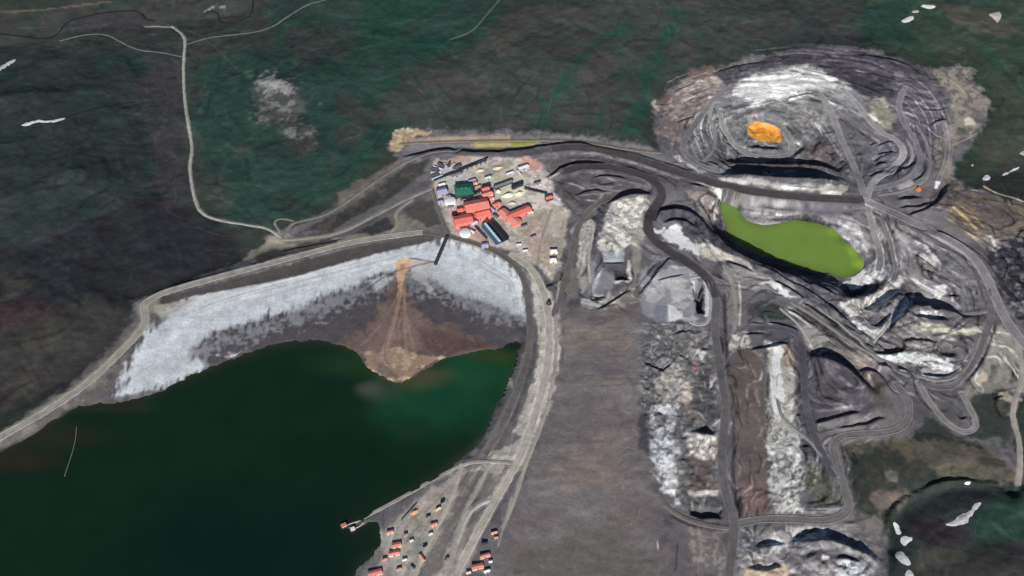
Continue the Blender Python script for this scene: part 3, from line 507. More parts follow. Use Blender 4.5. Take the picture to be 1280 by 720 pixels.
# spoil and roads east of the plant
P((86,82,85), [(690,190),(740,182),(830,208),(905,236),(880,240),(830,228),(760,208),(715,206),(690,212)], 6, 4, mix=(98,94,96), wl=18)
P((82,78,81), [(690,240),(712,216),(735,208),(800,220),(825,236),(800,242),(755,254),(730,262),(712,252)], 6, 4, mix=(96,91,93), wl=24)
streaks([(700,196),(740,188),(790,200),(840,218),(900,238)], 10, 26, [(132,128,130),(64,61,66),(112,108,110),(58,55,60)], (.6, 1.6), (.4, .8), 5); streaks([(720,230),(760,226),(810,236)], 16, 34, [(120,116,118),(62,59,64),(104,99,101)], (.6, 1.6), (.3, .7), 6)
S((150,146,147), [(710,229),(722,232),(731,236)], 2.2, .9); S((142,138,138), [(758,222),(772,228)], 1.2, .8); S((130,126,128), [(732,213),(744,217)], 1.4, .7); S((158,152,146), [(688,222),(702,214),(714,206)], 2.5, .7); S((165,160,156), [(845,218),(865,224),(890,233),(902,240)], 2.2, .8); S((150,144,140), [(755,196),(800,207),(850,224)], 1.3, .7)
P((160,156,152), [(842,195),(870,192),(895,206),(925,216),(900,222),(870,212),(845,203)], 6, 5, .8, mix=(132,128,126), wl=12); P((150,146,140), [(1018,236),(1040,230),(1062,232),(1050,244),(1030,246)], 5, 4, .9); P((150,148,146), [(900,222),(960,226),(1020,231),(1018,238),(960,236),(905,229)], 4, 3, .8)
# strip of pale heaps and pads between the haul loops
P((142,139,134), [(746,262),(775,250),(808,248),(805,275),(800,300),(780,312),(752,312),(745,290)], 6, 5, mix=(176,172,162), wl=13); P((70,68,78), [(748,258),(762,256),(756,280),(745,300),(738,312),(732,300),(738,275)], 5, 4, .9)
P((166,162,154), [(750,305),(766,296),(776,300),(774,312),(758,316)], 4, 4, .9); P((140,141,147), [(752,314),(780,312),(781,327),(755,328)], 2, 1); P((88,86,92), [(755,328),(782,327),(784,338),(760,339)], 2, 1); P((62,60,64), [(768,339),(786,338),(786,350),(770,351)], 2, 1)
P((172,166,158), [(784,325),(788,326),(790,350),(786,353),(768,355),(767,352),(785,350)], 3, 2, .9); P((122,121,126), [(738,325),(750,330),(765,345),(768,360),(758,378),(736,378),(732,350)], 5, 4, .9); P((166,163,160), [(726,372),(738,374),(758,374),(760,364),(764,368),(756,384),(740,386),(728,380)], 4, 3, .9)
P((150,146,140), [(728,282),(736,276),(744,280),(738,300),(732,330),(735,360),(728,372),(722,340),(722,305)], 5, 4, .8, mix=(126,122,118), wl=10); P((112,105,101), [(714,335),(726,335),(724,370),(706,380),(708,355)], 6, 4, .8); P((128,124,116), [(786,290),(802,288),(800,340),(792,350),(788,320)], 6, 4, .8); P((110,105,100), [(762,370),(790,355),(800,372),(780,392),(750,392)], 6, 5, .8, mix=(140,134,126), wl=12)
P((204,206,204), [(818,290),(845,282),(858,294),(866,304),(880,306),(870,318),(850,308),(828,298)], 6, 6, .95, mix=(172,172,172), wl=16); P((62,60,68), [(818,266),(836,258),(862,262),(880,280),(900,300),(890,306),(866,292),(850,276),(828,276)], 6, 5, .9, mix=(84,82,90), wl=14); P((166,160,150), [(866,304),(880,305),(905,314),(925,322),(920,330),(895,326),(872,318)], 5, 5, .9, mix=(132,126,118), wl=10)
P((128,127,132), [(802,335),(825,320),(855,328),(872,345),(866,400),(822,405),(800,390)], 8, 6, .9, mix=(150,149,150), wl=22); P((84,82,90), [(806,330),(830,318),(850,322),(864,332),(840,332),(815,345)], 5, 5, .85); P((154,152,150), [(838,352),(858,348),(862,372),(840,378)], 6, 6, .7); P((186,184,182), [(835,382),(846,384),(856,398),(838,402)], 4, 4, .9); P((112,114,124), [(818,382),(834,382),(834,404),(818,404)], 3, 2, .9); S((168,164,160), [(815,406),(840,405),(862,408)], 1.4, .8); S((150,148,152), [(862,400),(874,406),(886,402),(888,380),(886,350)], 2.4, .8); P((176,174,178), [(880,350),(888,352),(888,392),(882,396)], 3, 2, .8)
P((118,115,114), [(905,330),(920,332),(925,370),(922,408),(908,405),(906,360)], 6, 4, .8); P((130,127,126), [(912,315),(950,330),(1000,345),(995,362),(955,365),(930,358),(922,338)], 6, 6, .8, mix=(120,116,114), wl=14); S((166,162,156), [(924,352),(926,380),(924,408)], 2.4, .8); P((196,196,194), [(960,346),(978,348),(992,360),(984,368),(966,360)], 5, 5, .9); P((76,74,78), [(932,378),(965,376),(990,396),(960,400),(934,394)], 6, 5, .9, mix=(62,66,64), wl=18)
P((170,166,160), [(908,416),(932,414),(940,436),(910,436)], 5, 5, .8, mix=(104,100,100), wl=9); P((88,85,88), [(936,418),(962,420),(1000,420),(1005,440),(940,430)], 5, 5, .8)
# the brown plateau
P((108,103,103), [(700,384),(760,388),(800,384),(806,440),(800,520),(818,600),(835,660),(840,760),(600,760),(640,660),(660,590),(684,520),(700,450)], 12, 9, mix=(106,97,97), wl=70)
P((113,104,99), [(705,418),(770,408),(790,420),(780,440),(710,440)], 8, 6, .8); P((122,117,104), [(706,414),(745,408),(768,402),(770,408),(745,416)], 5, 4, .6); P((98,94,98), [(715,440),(770,432),(765,470),(715,475)], 10, 8, .6); P((96,93,96), [(690,490),(750,480),(740,560),(675,560)], 20, 12, .5); P((124,110,104), [(700,560),(760,540),(790,600),(700,620)], 20, 12, .5); P((92,90,84), [(650,690),(760,660),(830,700),(820,740),(640,740)], 20, 12, .6)
streaks([(700,440),(750,438),(800,436)], 45, 40, [(118,106,98),(86,80,82),(78,75,80),(122,112,102)], (.6, 2.2), (.2, .5), 8); streaks([(650,620),(730,616),(820,618)], 110, 70, [(110,100,95),(86,79,80),(80,76,78),(116,106,98)], (.6, 2.4), (.1, .25), 9)
for k in range(30): S(random.choice([(140,132,122),(80,74,76)]), [(random.uniform(770, 800), 430 + k * 8), (random.uniform(770, 805), 438 + k * 8)], random.uniform(.6, 1.4), .5, 2)
P((98,90,94), [(815,650),(850,655),(900,668),(890,730),(830,740)], 8, 6, .7); S((60,54,56), [(847,678),(846,695),(844,716)], 1.3, .9); S((72,66,68), [(868,690),(862,715)], 1, .6); S((190,182,174), [(821,675),(823,688)], 1, .8)
P((110,104,102), [(862,660),(905,664),(915,720),(870,725)], 6, 5, .6, mix=(136,128,122), wl=8)
# rubble strip between plateau and haul road
P((96,93,94), [(812,408),(865,404),(895,415),(900,480),(905,560),(902,632),(860,632),(832,625),(812,560),(800,500),(804,440)], 8, 6, mix=(120,117,114), wl=12)
P((84,86,92), [(806,430),(836,420),(845,450),(825,475),(802,470)], 5, 5, .85, mix=(118,122,128), wl=7); P((140,134,122), [(820,470),(845,450),(858,470),(860,500),(835,510),(818,500)], 6, 6, .7, mix=(162,154,140), wl=8); P((80,76,82), [(872,462),(888,458),(900,520),(885,536),(868,520)], 6, 5, .8); P((104,86,80), [(858,500),(872,512),(880,530),(862,520)], 4, 4, .7)
P((164,168,174), [(818,508),(842,504),(846,560),(838,600),(850,632),(842,632),(826,600),(812,570),(812,530)], 6, 8, .9, mix=(110,114,122), wl=7); P((186,186,183), [(820,575),(840,572),(848,615),(852,632),(840,628)], 5, 5, .8, mix=(140,138,136), wl=6); P((70,68,78), [(797,515),(812,518),(812,570),(800,560)], 5, 4, .9); P((64,62,62), [(818,516),(834,518),(832,536),(820,534)], 3, 3, .7)
P((150,140,130), [(858,542),(902,545),(898,570),(880,580),(862,568)], 5, 5, .85, mix=(180,172,164), wl=8); P((96,78,78), [(860,572),(890,575),(892,612),(862,612)], 5, 5, .9, mix=(108,92,90), wl=8); P((178,164,150), [(858,612),(896,614),(896,620),(860,622)], 3, 3, .85); P((76,76,82), [(860,620),(905,622),(902,648),(878,650),(860,640)], 4, 4, .9); P((128,76,76), [(874,582),(883,584),(882,594),(874,592)], 2, 2, .8, mix=(110,80,80), wl=4); P((170,86,88), [(868,452),(876,456),(872,468),(866,464)], 2, 2, .7)
P((170,150,122), [(852,490),(862,486),(864,500),(855,506)], 4, 3, .7); P((200,192,176), [(872,438),(880,440),(880,452),(874,450)], 3, 3, .7)
blobs([(806,412),(865,406),(895,415),(903,520),(900,630),(850,632),(815,570),(800,500)], 170, [(154,150,144),(62,60,64),(128,132,138),(172,168,160),(80,76,76),(150,136,116),(56,54,58),(140,128,116),(96,84,80)], 1)
S((66,62,66), [(905,366),(907,420),(909,450),(915,490),(919,530),(917,570),(916,605),(922,636)], 4.5, .85)
# brown strip, pale dump strip
P((99,90,88), [(918,436),(955,436),(956,520),(962,640),(925,645),(922,560),(912,480)], 6, 4, mix=(92,83,82), wl=30); S((70,64,66), [(931,440),(936,460),(948,478)], 1, .7); P((116,96,88), [(925,600),(955,600),(958,640),(928,642)], 8, 6, .5)
P((150,147,140), [(958,428),(990,430),(994,520),(1000,560),(1006,640),(965,640),(962,560),(958,500)], 5, 5, mix=(140,137,132), wl=12); P((130,112,98), [(976,432),(992,434),(992,458),(978,458)], 4, 4, .8); P((204,204,196), [(964,430),(974,430),(980,520),(972,530),(968,500)], 4, 4, .85); P((112,108,104), [(958,500),(966,505),(965,540),(958,540)], 4, 4, .7, mix=(160,158,154), wl=6)
P((156,155,154), [(962,540),(1000,545),(1008,640),(966,640)], 6, 6, .8, mix=(104,102,104), wl=9); P((66,70,74), [(1000,548),(1020,558),(1022,572),(1004,570)], 4, 4, .85); P((92,94,82), [(1005,575),(1030,585),(1050,630),(1015,632),(1005,600)], 6, 5, .9, mix=(70,72,66), wl=10); P((84,80,92), [(1000,615),(1016,618),(1014,638),(998,636)], 4, 3, .8)
blobs([(960,520),(998,520),(1008,640),(964,640)], 90, [(178,176,170),(100,98,98),(160,157,152),(80,78,80)], 2); streaks([(968,432),(970,480),(974,525)], 7, 22, [(196,195,188),(206,206,200),(150,146,140)], (.8, 2.2), (.3, .7), 33)
# dark platform and the bends below it
P((80,76,82), [(996,430),(1030,446),(1060,462),(1085,490),(1100,520),(1080,535),(1030,540),(1003,540),(998,500)], 6, 5, mix=(94,89,92), wl=22); P((74,72,80), [(996,425),(1004,428),(1010,470),(1025,560),(1045,598),(1030,590),(1008,548),(1000,500)], 5, 4, .9); P((96,88,84), [(1060,455),(1090,462),(1110,490),(1120,520),(1100,520),(1085,486)], 6, 5, .8); P((110,106,106), [(1020,530),(1080,516),(1110,505),(1122,520),(1080,538),(1040,540)], 5, 4, .8)
P((62,60,62), [(985,382),(1010,384),(1040,398),(1080,430),(1100,448),(1080,448),(1040,432),(1010,408)], 5, 4, .9, mix=(80,78,78), wl=20); P((140,136,132), [(995,408),(1020,408),(1035,425),(1018,440),(1008,430)], 5, 4, .8); P((116,106,102), [(1030,430),(1080,445),(1110,460),(1085,462),(1040,448)], 6, 5, .8); P((64,74,68), [(945,385),(975,384),(990,396),(975,402),(945,398)], 5, 4, .9); P((80,77,86), [(975,404),(1000,410),(1006,440),(998,460),(992,440),(970,424),(955,422)], 5, 4, .85)
streaks([(985,375),(1020,400),(1060,430),(1100,458)], 12, 30, [(150,148,144),(56,54,58),(120,116,114),(60,60,60)], (.5, 1.5), (.4, .9), 11)
# benches south-east of the lake
P((84,82,89), [(930,300),(960,318),(1000,335),(1060,352),(1095,330),(1110,340),(1060,378),(1030,390),(980,360),(940,330)], 8, 5, .8, mix=(70,68,75), wl=22)
P((192,191,192), [(1070,345),(1092,326),(1104,328),(1108,342),(1085,358),(1062,362),(1055,354)], 5, 5, .9, mix=(140,138,140), wl=9); P((178,173,168), [(1050,380),(1080,375),(1110,356),(1125,345),(1132,352),(1105,382),(1085,396),(1070,395)], 5, 4, .9, mix=(130,124,120), wl=12); P((190,188,186), [(1062,398),(1085,410),(1100,412),(1135,368),(1148,360),(1145,372),(1118,402),(1095,424),(1075,414)], 4, 4, .9, mix=(146,142,138), wl=8)
P((160,156,140), [(1140,412),(1152,403),(1165,404),(1200,412),(1225,408),(1226,414),(1205,420),(1165,414),(1142,418)], 4, 3, .9); P((98,94,96), [(1118,424),(1145,412),(1170,414),(1200,420),(1195,436),(1160,440),(1120,440)], 5, 4, .9, mix=(118,112,108), wl=14); P((200,202,202), [(1150,390),(1168,390),(1178,395),(1160,397)], 3, 3, .8); P((172,176,172), [(1095,444),(1130,440),(1165,442),(1182,450),(1150,455),(1110,452)], 4, 4, .9); P((206,208,210), [(1168,454),(1185,448),(1195,458),(1186,468),(1172,462)], 4, 4, .95); P((150,150,148), [(1150,458),(1200,460),(1205,472),(1170,476),(1155,470)], 5, 4, .8); P((196,196,192), [(1194,458),(1202,456),(1203,465),(1196,468)], 3, 3, .8)
P((108,105,108), [(1100,270),(1125,280),(1180,300),(1220,335),(1235,380),(1200,392),(1150,380),(1130,345),(1118,310)], 6, 5, .9, mix=(126,123,124), wl=16); P((182,178,174), [(1168,360),(1180,354),(1184,368),(1172,374)], 4, 4, .8); P((176,172,166), [(1150,318),(1165,326),(1170,332),(1156,330)], 4, 4, .7); P((104,102,106), [(1190,330),(1200,330),(1200,372),(1192,372)], 3, 2, .8); P((124,119,121), [(1125,290),(1135,300),(1150,350),(1160,372),(1140,360),(1128,330)], 5, 3, .8); P((78,58,56), [(1108,286),(1118,288),(1122,302),(1114,304)], 4, 4, .8)
streaks([(1085,260),(1105,300),(1112,340),(1090,360)], 14, 26, [(160,158,158),(84,81,86),(140,137,138),(72,70,76)], (.6, 1.6), (.4, .8), 12); streaks([(1060,360),(1120,400),(1180,440),(1215,460)], 40, 40, [(150,146,142),(74,72,78),(130,126,124),(66,64,70)], (.5, 1.5), (.3, .7), 13); streaks([(1240,400),(1225,440),(1205,475),(1180,490)], 16, 20, [(130,126,128),(78,76,82),(112,108,110)], (.5, 1.4), (.4, .8), 14)
P((136,132,124), [(1245,400),(1262,420),(1280,440),(1285,490),(1250,490),(1215,500),(1200,490),(1225,462),(1240,430)], 8, 5, .8, mix=(114,112,106), wl=14); P((166,156,142), [(1218,470),(1235,462),(1240,475),(1222,482)], 5, 4, .8); P((60,70,60), [(1238,455),(1246,458),(1240,478),(1232,480)], 4, 3, .6); P((166,156,142), [(1240,500),(1262,492),(1275,500),(1264,520),(1255,525),(1242,510)], 5, 5, .9, mix=(140,128,118), wl=8)
# right-hand spoil, black rock
P((108,98,88), [(1180,262),(1200,238),(1240,248),(1300,262),(1300,300),(1250,312),(1215,300),(1190,282)], 8, 5, mix=(92,84,80), wl=24); S((166,146,112), [(1190,258),(1205,270),(1222,288)], 3.5, .8); S((150,134,110), [(1180,270),(1200,284),(1220,298)], 3, .7); S((156,136,104), [(1196,254),(1215,268),(1232,286)], 1.2, .9); P((92,84,86), [(1210,252),(1260,258),(1290,280),(1260,296),(1235,280)], 8, 6, .8); S((60,56,56), [(1200,246),(1240,250),(1285,258)], 2, .8); P((128,116,104), [(1255,280),(1290,275),(1290,295),(1262,298)], 8, 5, .6)
P((86,80,80), [(1166,238),(1190,220),(1215,235),(1200,245),(1185,262),(1165,262)], 6, 5, .85, mix=(108,98,92), wl=10); P((60,58,64), [(1232,312),(1252,302),(1300,290),(1300,410),(1270,400),(1250,350)], 7, 6, mix=(96,94,98), wl=18); P((140,134,128), [(1225,298),(1240,294),(1252,304),(1240,312)], 5, 5, .7, mix=(90,88,92), wl=8)
# the open pit
P((96,95,98), [(846,190),(862,158),(885,128),(910,116),(975,130),(1000,120),(1045,140),(1065,190),(1072,228),(1055,230),(890,220)], 8, 5, mix=(112,111,113), wl=20)
P((114,113,116), [(1040,92),(1066,112),(1074,136),(1088,152),(1066,148),(1040,128)], 10, 8, .8)
P((140,140,141), [(925,96),(962,91),(1008,80),(1036,90),(1050,104),(1042,112),(1000,113),(975,126),(940,126),(914,120),(918,106)], 6, 5, mix=(148,148,148), wl=26); P((112,110,108), [(985,140),(1005,130),(1030,142),(1040,155),(1020,162),(990,150)], 6, 5, .8, mix=(132,130,128), wl=10); P((128,126,124), [(1020,112),(1045,106),(1050,114),(1025,116)], 4, 4, .7); P((96,94,98), [(1040,148),(1070,140),(1085,165),(1075,178),(1058,175)], 6, 5, .85)
P((62,59,67), [(925,92),(960,68),(1010,60),(1080,63),(1140,80),(1165,100),(1150,132),(1120,138),(1095,126),(1062,106),(1030,88),(1008,78),(960,88)], 7, 5, mix=(72,69,77), wl=22); S((54,51,57), [(1075,64),(1108,70),(1140,84),(1160,100)], 3, .8); S((58,55,60), [(964,77),(985,68),(1010,62)], 2.4, .8); S((142,139,142), [(1036,69),(1050,71)], 2.2, .7)
P((110,101,99), [(816,130),(848,108),(872,92),(900,86),(905,102),(890,120),(872,140),(858,160),(842,178),(826,170),(828,150)], 14, 9, mix=(130,121,116), wl=12); P((92,68,68), [(820,124),(835,116),(842,120),(826,134)], 4, 3, .8); P((150,142,136), [(814,128),(820,124),(822,134),(830,140),(822,140)], 3, 2, .7); P((60,58,66), [(890,92),(915,84),(950,78),(955,86),(925,100),(905,104)], 5, 4, .9, mix=(82,78,84), wl=10); P((98,80,78), [(858,90),(880,82),(895,82),(885,98),(862,100)], 7, 5, .7)
P((124,117,108), [(1168,92),(1200,80),(1218,88),(1206,100),(1230,116),(1242,136),(1234,142),(1216,136),(1222,156),(1214,170),(1190,180),(1182,200),(1192,216),(1202,232),(1168,216),(1166,182),(1180,150),(1190,124)], 14, 9, mix=(98,96,92), wl=14); P((172,168,152), [(1205,148),(1218,146),(1218,156),(1206,158)], 4, 3, .8); S((150,142,124), [(1188,182),(1205,176),(1222,166)], 1.4, .8); P((70,78,66), [(1196,158),(1210,160),(1206,170),(1196,170)], 5, 4, .7); P((78,70,66), [(1195,92),(1205,98),(1198,102)], 4, 3, .6)
P((84,81,88), [(1120,86),(1165,100),(1190,122),(1180,150),(1166,180),(1170,214),(1130,236),(1090,236),(1094,190),(1106,160),(1096,140),(1116,120)], 7, 5, .9, mix=(98,94,100), wl=14); P((126,125,110), [(1088,128),(1104,124),(1120,146),(1112,166),(1092,160)], 6, 5, .85, mix=(108,108,100), wl=8); P((170,170,160), [(1084,142),(1094,140),(1096,150),(1088,152)], 4, 3, .7); P((78,76,86), [(1098,176),(1118,176),(1120,196),(1100,200),(1092,190)], 5, 5, .8, mix=(104,102,110), wl=9)
streaks([(1100,100),(1140,120),(1160,150),(1165,190),(1150,225)], 28, 60, [(132,128,134),(84,80,88),(146,142,146),(74,71,78)], (.5, 1.6), (.3, .7), 15); streaks([(890,130),(880,160),(890,190),(920,205)], 22, 44, [(160,158,158),(96,94,96),(176,174,172),(86,84,88)], (.5, 1.5), (.3, .7), 16); streaks([(920,120),(970,112),(1010,104),(1060,120)], 18, 40, [(192,192,190),(150,150,148),(196,196,194),(128,126,126)], (.5, 1.4), (.3, .6), 17)
streaks([(1010,150),(1030,180),(1045,205)], 20, 34, [(150,148,148),(92,88,88),(116,96,90),(84,82,84)], (.5, 1.4), (.3, .7), 18); streaks([(940,72),(1000,66),(1080,74),(1150,104)], 14, 34, [(104,99,106),(66,63,70),(110,105,110),(58,56,62)], (.6, 1.8), (.3, .7), 19); streaks([(840,120),(860,110),(890,100)], 18, 24, [(150,138,130),(92,76,74),(160,150,140),(84,78,78)], (.6, 1.6), (.3, .7), 20)
S((96,94,94), [(960,126),(978,126),(990,119),(1002,114),(1026,114)], .8, .9); S((60,58,62), [(1008,82),(1024,85)], 1.2, .8)
P((220,140,52), [(934,158),(944,153),(958,154),(974,162),(977,176),(966,178),(950,176),(936,168)], 3, 2, mix=(206,132,44), wl=10); S((120,96,64), [(946,158),(948,168),(952,175)], .7, .8)
P((150,84,44), [(1143,230),(1150,228),(1153,236),(1148,240),(1143,238)], 3, 3, .85, mix=(176,110,56), wl=4); P((170,168,168), [(1120,226),(1140,228),(1142,240),(1124,240)], 5, 5, .5); P((206,206,210), [(1170,226),(1176,226),(1172,236),(1168,236)], 2, 2, .8)
P((76,72,76), [(900,186),(925,200),(960,204),(1000,202),(1012,180),(1030,168),(1046,185),(1046,214),(1000,212),(930,212),(900,204)], 8, 6, .75, mix=(104,92,88), wl=9)
# lake banks
P((122,120,121), [(930,248),(965,252),(1000,262),(1000,275),(985,272),(960,277),(938,271),(925,264)], 5, 4, .9, mix=(100,98,101), wl=9); P((128,126,120), [(900,244),(915,244),(925,252),(922,262),(910,256)], 4, 4, .8, mix=(104,112,80), wl=8); P((76,74,84), [(1002,252),(1040,262),(1045,272),(1010,272)], 5, 4, .85); P((150,147,148), [(1045,276),(1070,280),(1085,305),(1088,324),(1070,312),(1052,294)], 5, 4, .85, mix=(116,113,116), wl=9); P((70,68,76), [(880,262),(898,252),(902,285),(916,304),(940,317),(990,334),(1020,342),(985,345),(940,330),(905,312),(886,290)], 4, 4, .85, mix=(60,58,66), wl=14)  # dark south bank: shade of the lake wall painted into the rock colour
P((120,112,108), [(858,238),(890,244),(898,262),(892,285),(880,268),(866,252)], 6, 5, .8, mix=(136,126,122), wl=9); S((166,160,150), [(875,232),(900,242),(912,248),(920,256)], 1.8, .7)
# lower right: heath, gully, dark slope
P((58,62,58), [(1070,560),(1130,555),(1170,580),(1160,600),(1120,625),(1105,655),(1075,640),(1062,600)], 12, 8, mix=(66,66,60), wl=22); P((94,87,76), [(1050,552),(1110,548),(1160,550),(1230,560),(1275,590),(1262,602),(1180,598),(1150,575),(1100,562),(1055,568)], 10, 8, .85, mix=(74,74,64), wl=20); P((56,64,58), [(1140,540),(1190,545),(1240,548),(1265,560),(1262,500),(1230,492),(1215,500),(1222,540),(1200,550),(1165,520)], 8, 6, .9, mix=(62,62,58), wl=22); P((110,98,92), [(1086,615),(1120,610),(1140,615),(1125,640),(1100,640)], 10, 6, .8); P((110,106,98), [(1106,590),(1124,590),(1122,604),(1108,602)], 6, 4, .7); P((60,60,54), [(1226,570),(1260,576),(1255,585),(1228,580)], 6, 4, .7)
P((112,104,100), [(1075,640),(1105,650),(1102,700),(1090,690),(1080,670)], 8, 5, .7)
P((46,54,52), [(1112,720),(1114,655),(1130,632),(1160,620),(1180,608),(1225,606),(1262,612),(1300,600),(1300,780),(1120,780)], 6, 5, mix=(54,52,54), wl=60); P((34,40,42), [(1112,720),(1114,655),(1130,632),(1160,620),(1180,608),(1225,606),(1262,612),(1230,632),(1190,640),(1160,645),(1140,660),(1126,690)], 20, 10, .8, noise=BIG)  # darkest band along the rim: cliff shade painted into the ground colour
P((40,62,54), [(1220,640),(1260,615),(1300,610),(1300,680),(1240,680),(1200,665)], 25, 10, .9, noise=BIG); P((58,58,56), [(1140,690),(1220,680),(1290,690),(1290,760),(1140,760)], 25, 12, .8, noise=BIG, mix=(66,66,60), wl=30); P((50,42,48), [(1130,655),(1180,650),(1220,665),(1160,680)], 15, 8, .7, noise=BIG)
# bottom spoil
P((126,122,122), [(920,662),(965,660),(1040,660),(1080,672),(1100,700),(1080,740),(915,740)], 7, 5, .9, mix=(100,97,102), wl=14); P((176,172,168), [(965,665),(1000,660),(1030,664),(1030,670),(1000,676),(970,690),(940,700),(930,695)], 6, 5, .75, mix=(130,126,126), wl=9); P((176,152,112), [(930,710),(980,702),(992,712),(960,740),(925,740)], 6, 5, .7); P((180,188,194), [(1045,698),(1070,702),(1085,715),(1075,735),(1050,720)], 5, 5, .9, mix=(90,92,104), wl=7); P((72,71,82), [(925,668),(960,672),(962,690),(935,692)], 6, 6, .85, mix=(106,106,114), wl=10); P((66,64,72), [(1010,680),(1050,684),(1085,700),(1060,700),(1020,700)], 6, 5, .8); P((184,182,178), [(1026,692),(1038,694),(1036,700),(1028,700)], 3, 3, .8)
# graded ground: thin light and dark streaks that run along the contours
gy_, gx_ = np.gradient(H, Y, X)
def cstreak(n, quad, length, wr, fr, seed, down=False):
    r = random.Random(seed); xs = [q[0] for q in quad]; ys = [q[1] for q in quad]
    for _ in range(n):
        while True:
            a, b = r.uniform(min(xs), max(xs)), r.uniform(min(ys), max(ys)); ins = False
            for k in range(len(quad)):
                (x0, y0), (x1, y1) = quad[k], quad[k - 1]
                if (y0 > b) != (y1 > b) and a < (x1 - x0) * (b - y0) / (y1 - y0) + x0: ins = not ins
            if ins: break
        x, y = W(a, b); q = [(x, y)]; sg = r.choice([-1, 1]); px_, py_ = 0, 0
        for _k in range(int(r.uniform(.5, 1.3) * length / 6)):
            i, j = min(np.searchsorted(Y, y), NY - 2), min(np.searchsorted(X, x), NX - 2); u, v = -gy_[i - 3:i + 4, j - 3:j + 4].mean() * sg, gx_[i - 3:i + 4, j - 3:j + 4].mean() * sg; l = math.hypot(u, v) + 1e-6; u, v = (v / l, -u / l) if down else (u / l, v / l)
            if px_ * u + py_ * v < -.2: break
            px_, py_ = px_ * .6 + u * .4, py_ * .6 + v * .4; x += px_ * 6 / (math.hypot(px_, py_) + 1e-6); y += py_ * 6 / (math.hypot(px_, py_) + 1e-6); q.append((x, y))
        if len(q) < 3: continue
        w = r.uniform(*wr); s_, D, _, T, L = line_field(q, w * 3); f = r.uniform(*fr[0]) if r.random() < .5 else r.uniform(*fr[1])
        al = smooth01((w + N3[s_] * w * .5 - D) / w + .5) * smooth01(T / 15) * smooth01((L - T) / 15)
        COL[s_] *= (1 + (f - 1) * al)[..., None]
FR = ((.42, .8), (1.2, 1.65))
cstreak(420, [(850,100),(960,66),(1100,62),(1195,120),(1180,210),(1070,240),(890,235),(830,190)], 65, (1.2, 4), FR, 1)
cstreak(520, [(860,245),(1000,255),(1110,265),(1230,330),(1240,400),(1210,480),(1130,500),(1000,460),(930,380),(860,320)], 100, (1.5, 4), FR, 2)
cstreak(160, [(690,190),(830,205),(830,330),(780,390),(700,380),(700,250)], 90, (1.5, 3.5), FR, 3)
cstreak(420, [(800,410),(895,410),(910,720),(1100,720),(1060,640),(1100,520),(1000,430),(900,420)], 70, (1.5, 3.5), FR, 4)
cstreak(120, [(645,345),(705,400),(690,500),(620,620),(560,720),(470,720),(480,660),(600,570),(660,440)], 80, (1.2, 3), ((.7, .9), (1.1, 1.3)), 5)
cstreak(120, [(1160,230),(1280,240),(1280,500),(1240,490),(1250,400),(1200,300)], 90, (1.5, 4), FR, 6)
cstreak(500, [(0,0),(1280,0),(1280,200),(1200,100),(1000,50),(830,110),(820,180),(500,160),(340,290),(180,370),(0,530)], 130, (2, 7), ((.72, .92), (1.06, 1.25)), 7)
cstreak(90, [(1060,560),(1270,560),(1280,720),(1110,720)], 80, (1.5, 5), ((.75, .92), (1.06, 1.25)), 8)
for q, k in (([(800,405),(900,405),(925,640),(840,650),(795,520)], .5), ([(915,660),(1110,660),(1110,740),(915,740)], .3)):
    s_, sd = poly_field(Wl(q), 40); k = (smooth01((sd + 15) / 30) * k)[..., None]; g_ = (COL[s_] @ np.array([.3, .55, .15], np.float32))[..., None]; COL[s_] = COL[s_] * (1 - k) + g_ * k * np.array([1.02, 1.0, 1.02], np.float32)
cstreak(260, [(0,0),(1280,0),(1280,200),(1200,100),(1000,50),(830,110),(820,180),(500,160),(340,290),(180,370),(0,530)], 150, (1.5, 4.5), ((.78, .92), (1.08, 1.22)), 9, True)
cstreak(200, [(860,245),(1000,255),(1110,265),(1230,330),(1240,400),(1210,480),(1130,500),(1000,460),(930,380),(860,320)], 45, (1.0, 2.4), ((.4, .7), (1.3, 1.9)), 10)
mm = (1 - wild) * smooth01((GX + 20) / 80); lum = COL @ np.array([.3, .55, .15], np.float32)      # rock of the workings: clean pale stone against charcoal
gain = np.clip((lum / .15), .2, 4) ** .29; COL *= (1 + mm * (gain * .93 - 1))[..., None]
# verges: soil thrown beside the roads, in each road's own stone
for (name, pts, wid, colr, style), (c, z) in zip(ROADS, road_w):
    R = wid / 2 + 12; s_, D, _, T, L = line_field([tuple(p) for p in c], R)
    dust = (1 - smooth01((D - wid / 2 + 1 + N3[s_] * 1.6) / (5 if style else 3))) * .8
    put(s_, dust, tuple(min(255, v * (1.22 if style else 1.0)) for v in colr))
    RUB[s_] *= 1 - dust

# strata: rock in the pits changes with height
m = np.zeros((NY, NX), np.float32)
for q in ([(850,100),(960,62),(1100,58),(1200,120),(1180,210),(1070,235),(890,222),(845,180)], [(880,245),(1000,258),(1110,280),(1140,350),(1220,400),(1210,470),(1140,480),(1050,430),(960,370),(880,300)]):
    s_, sd = poly_field(Wl(q), 40); m[s_] = np.maximum(m[s_], smooth01((sd + 20) / 40))
band = fbm(H * 3.0 + N2 * 6, H * 0.3 + N1 * 1.5, 7.0, 3, 77)
COL *= (1 + m * .30 * band)[..., None]
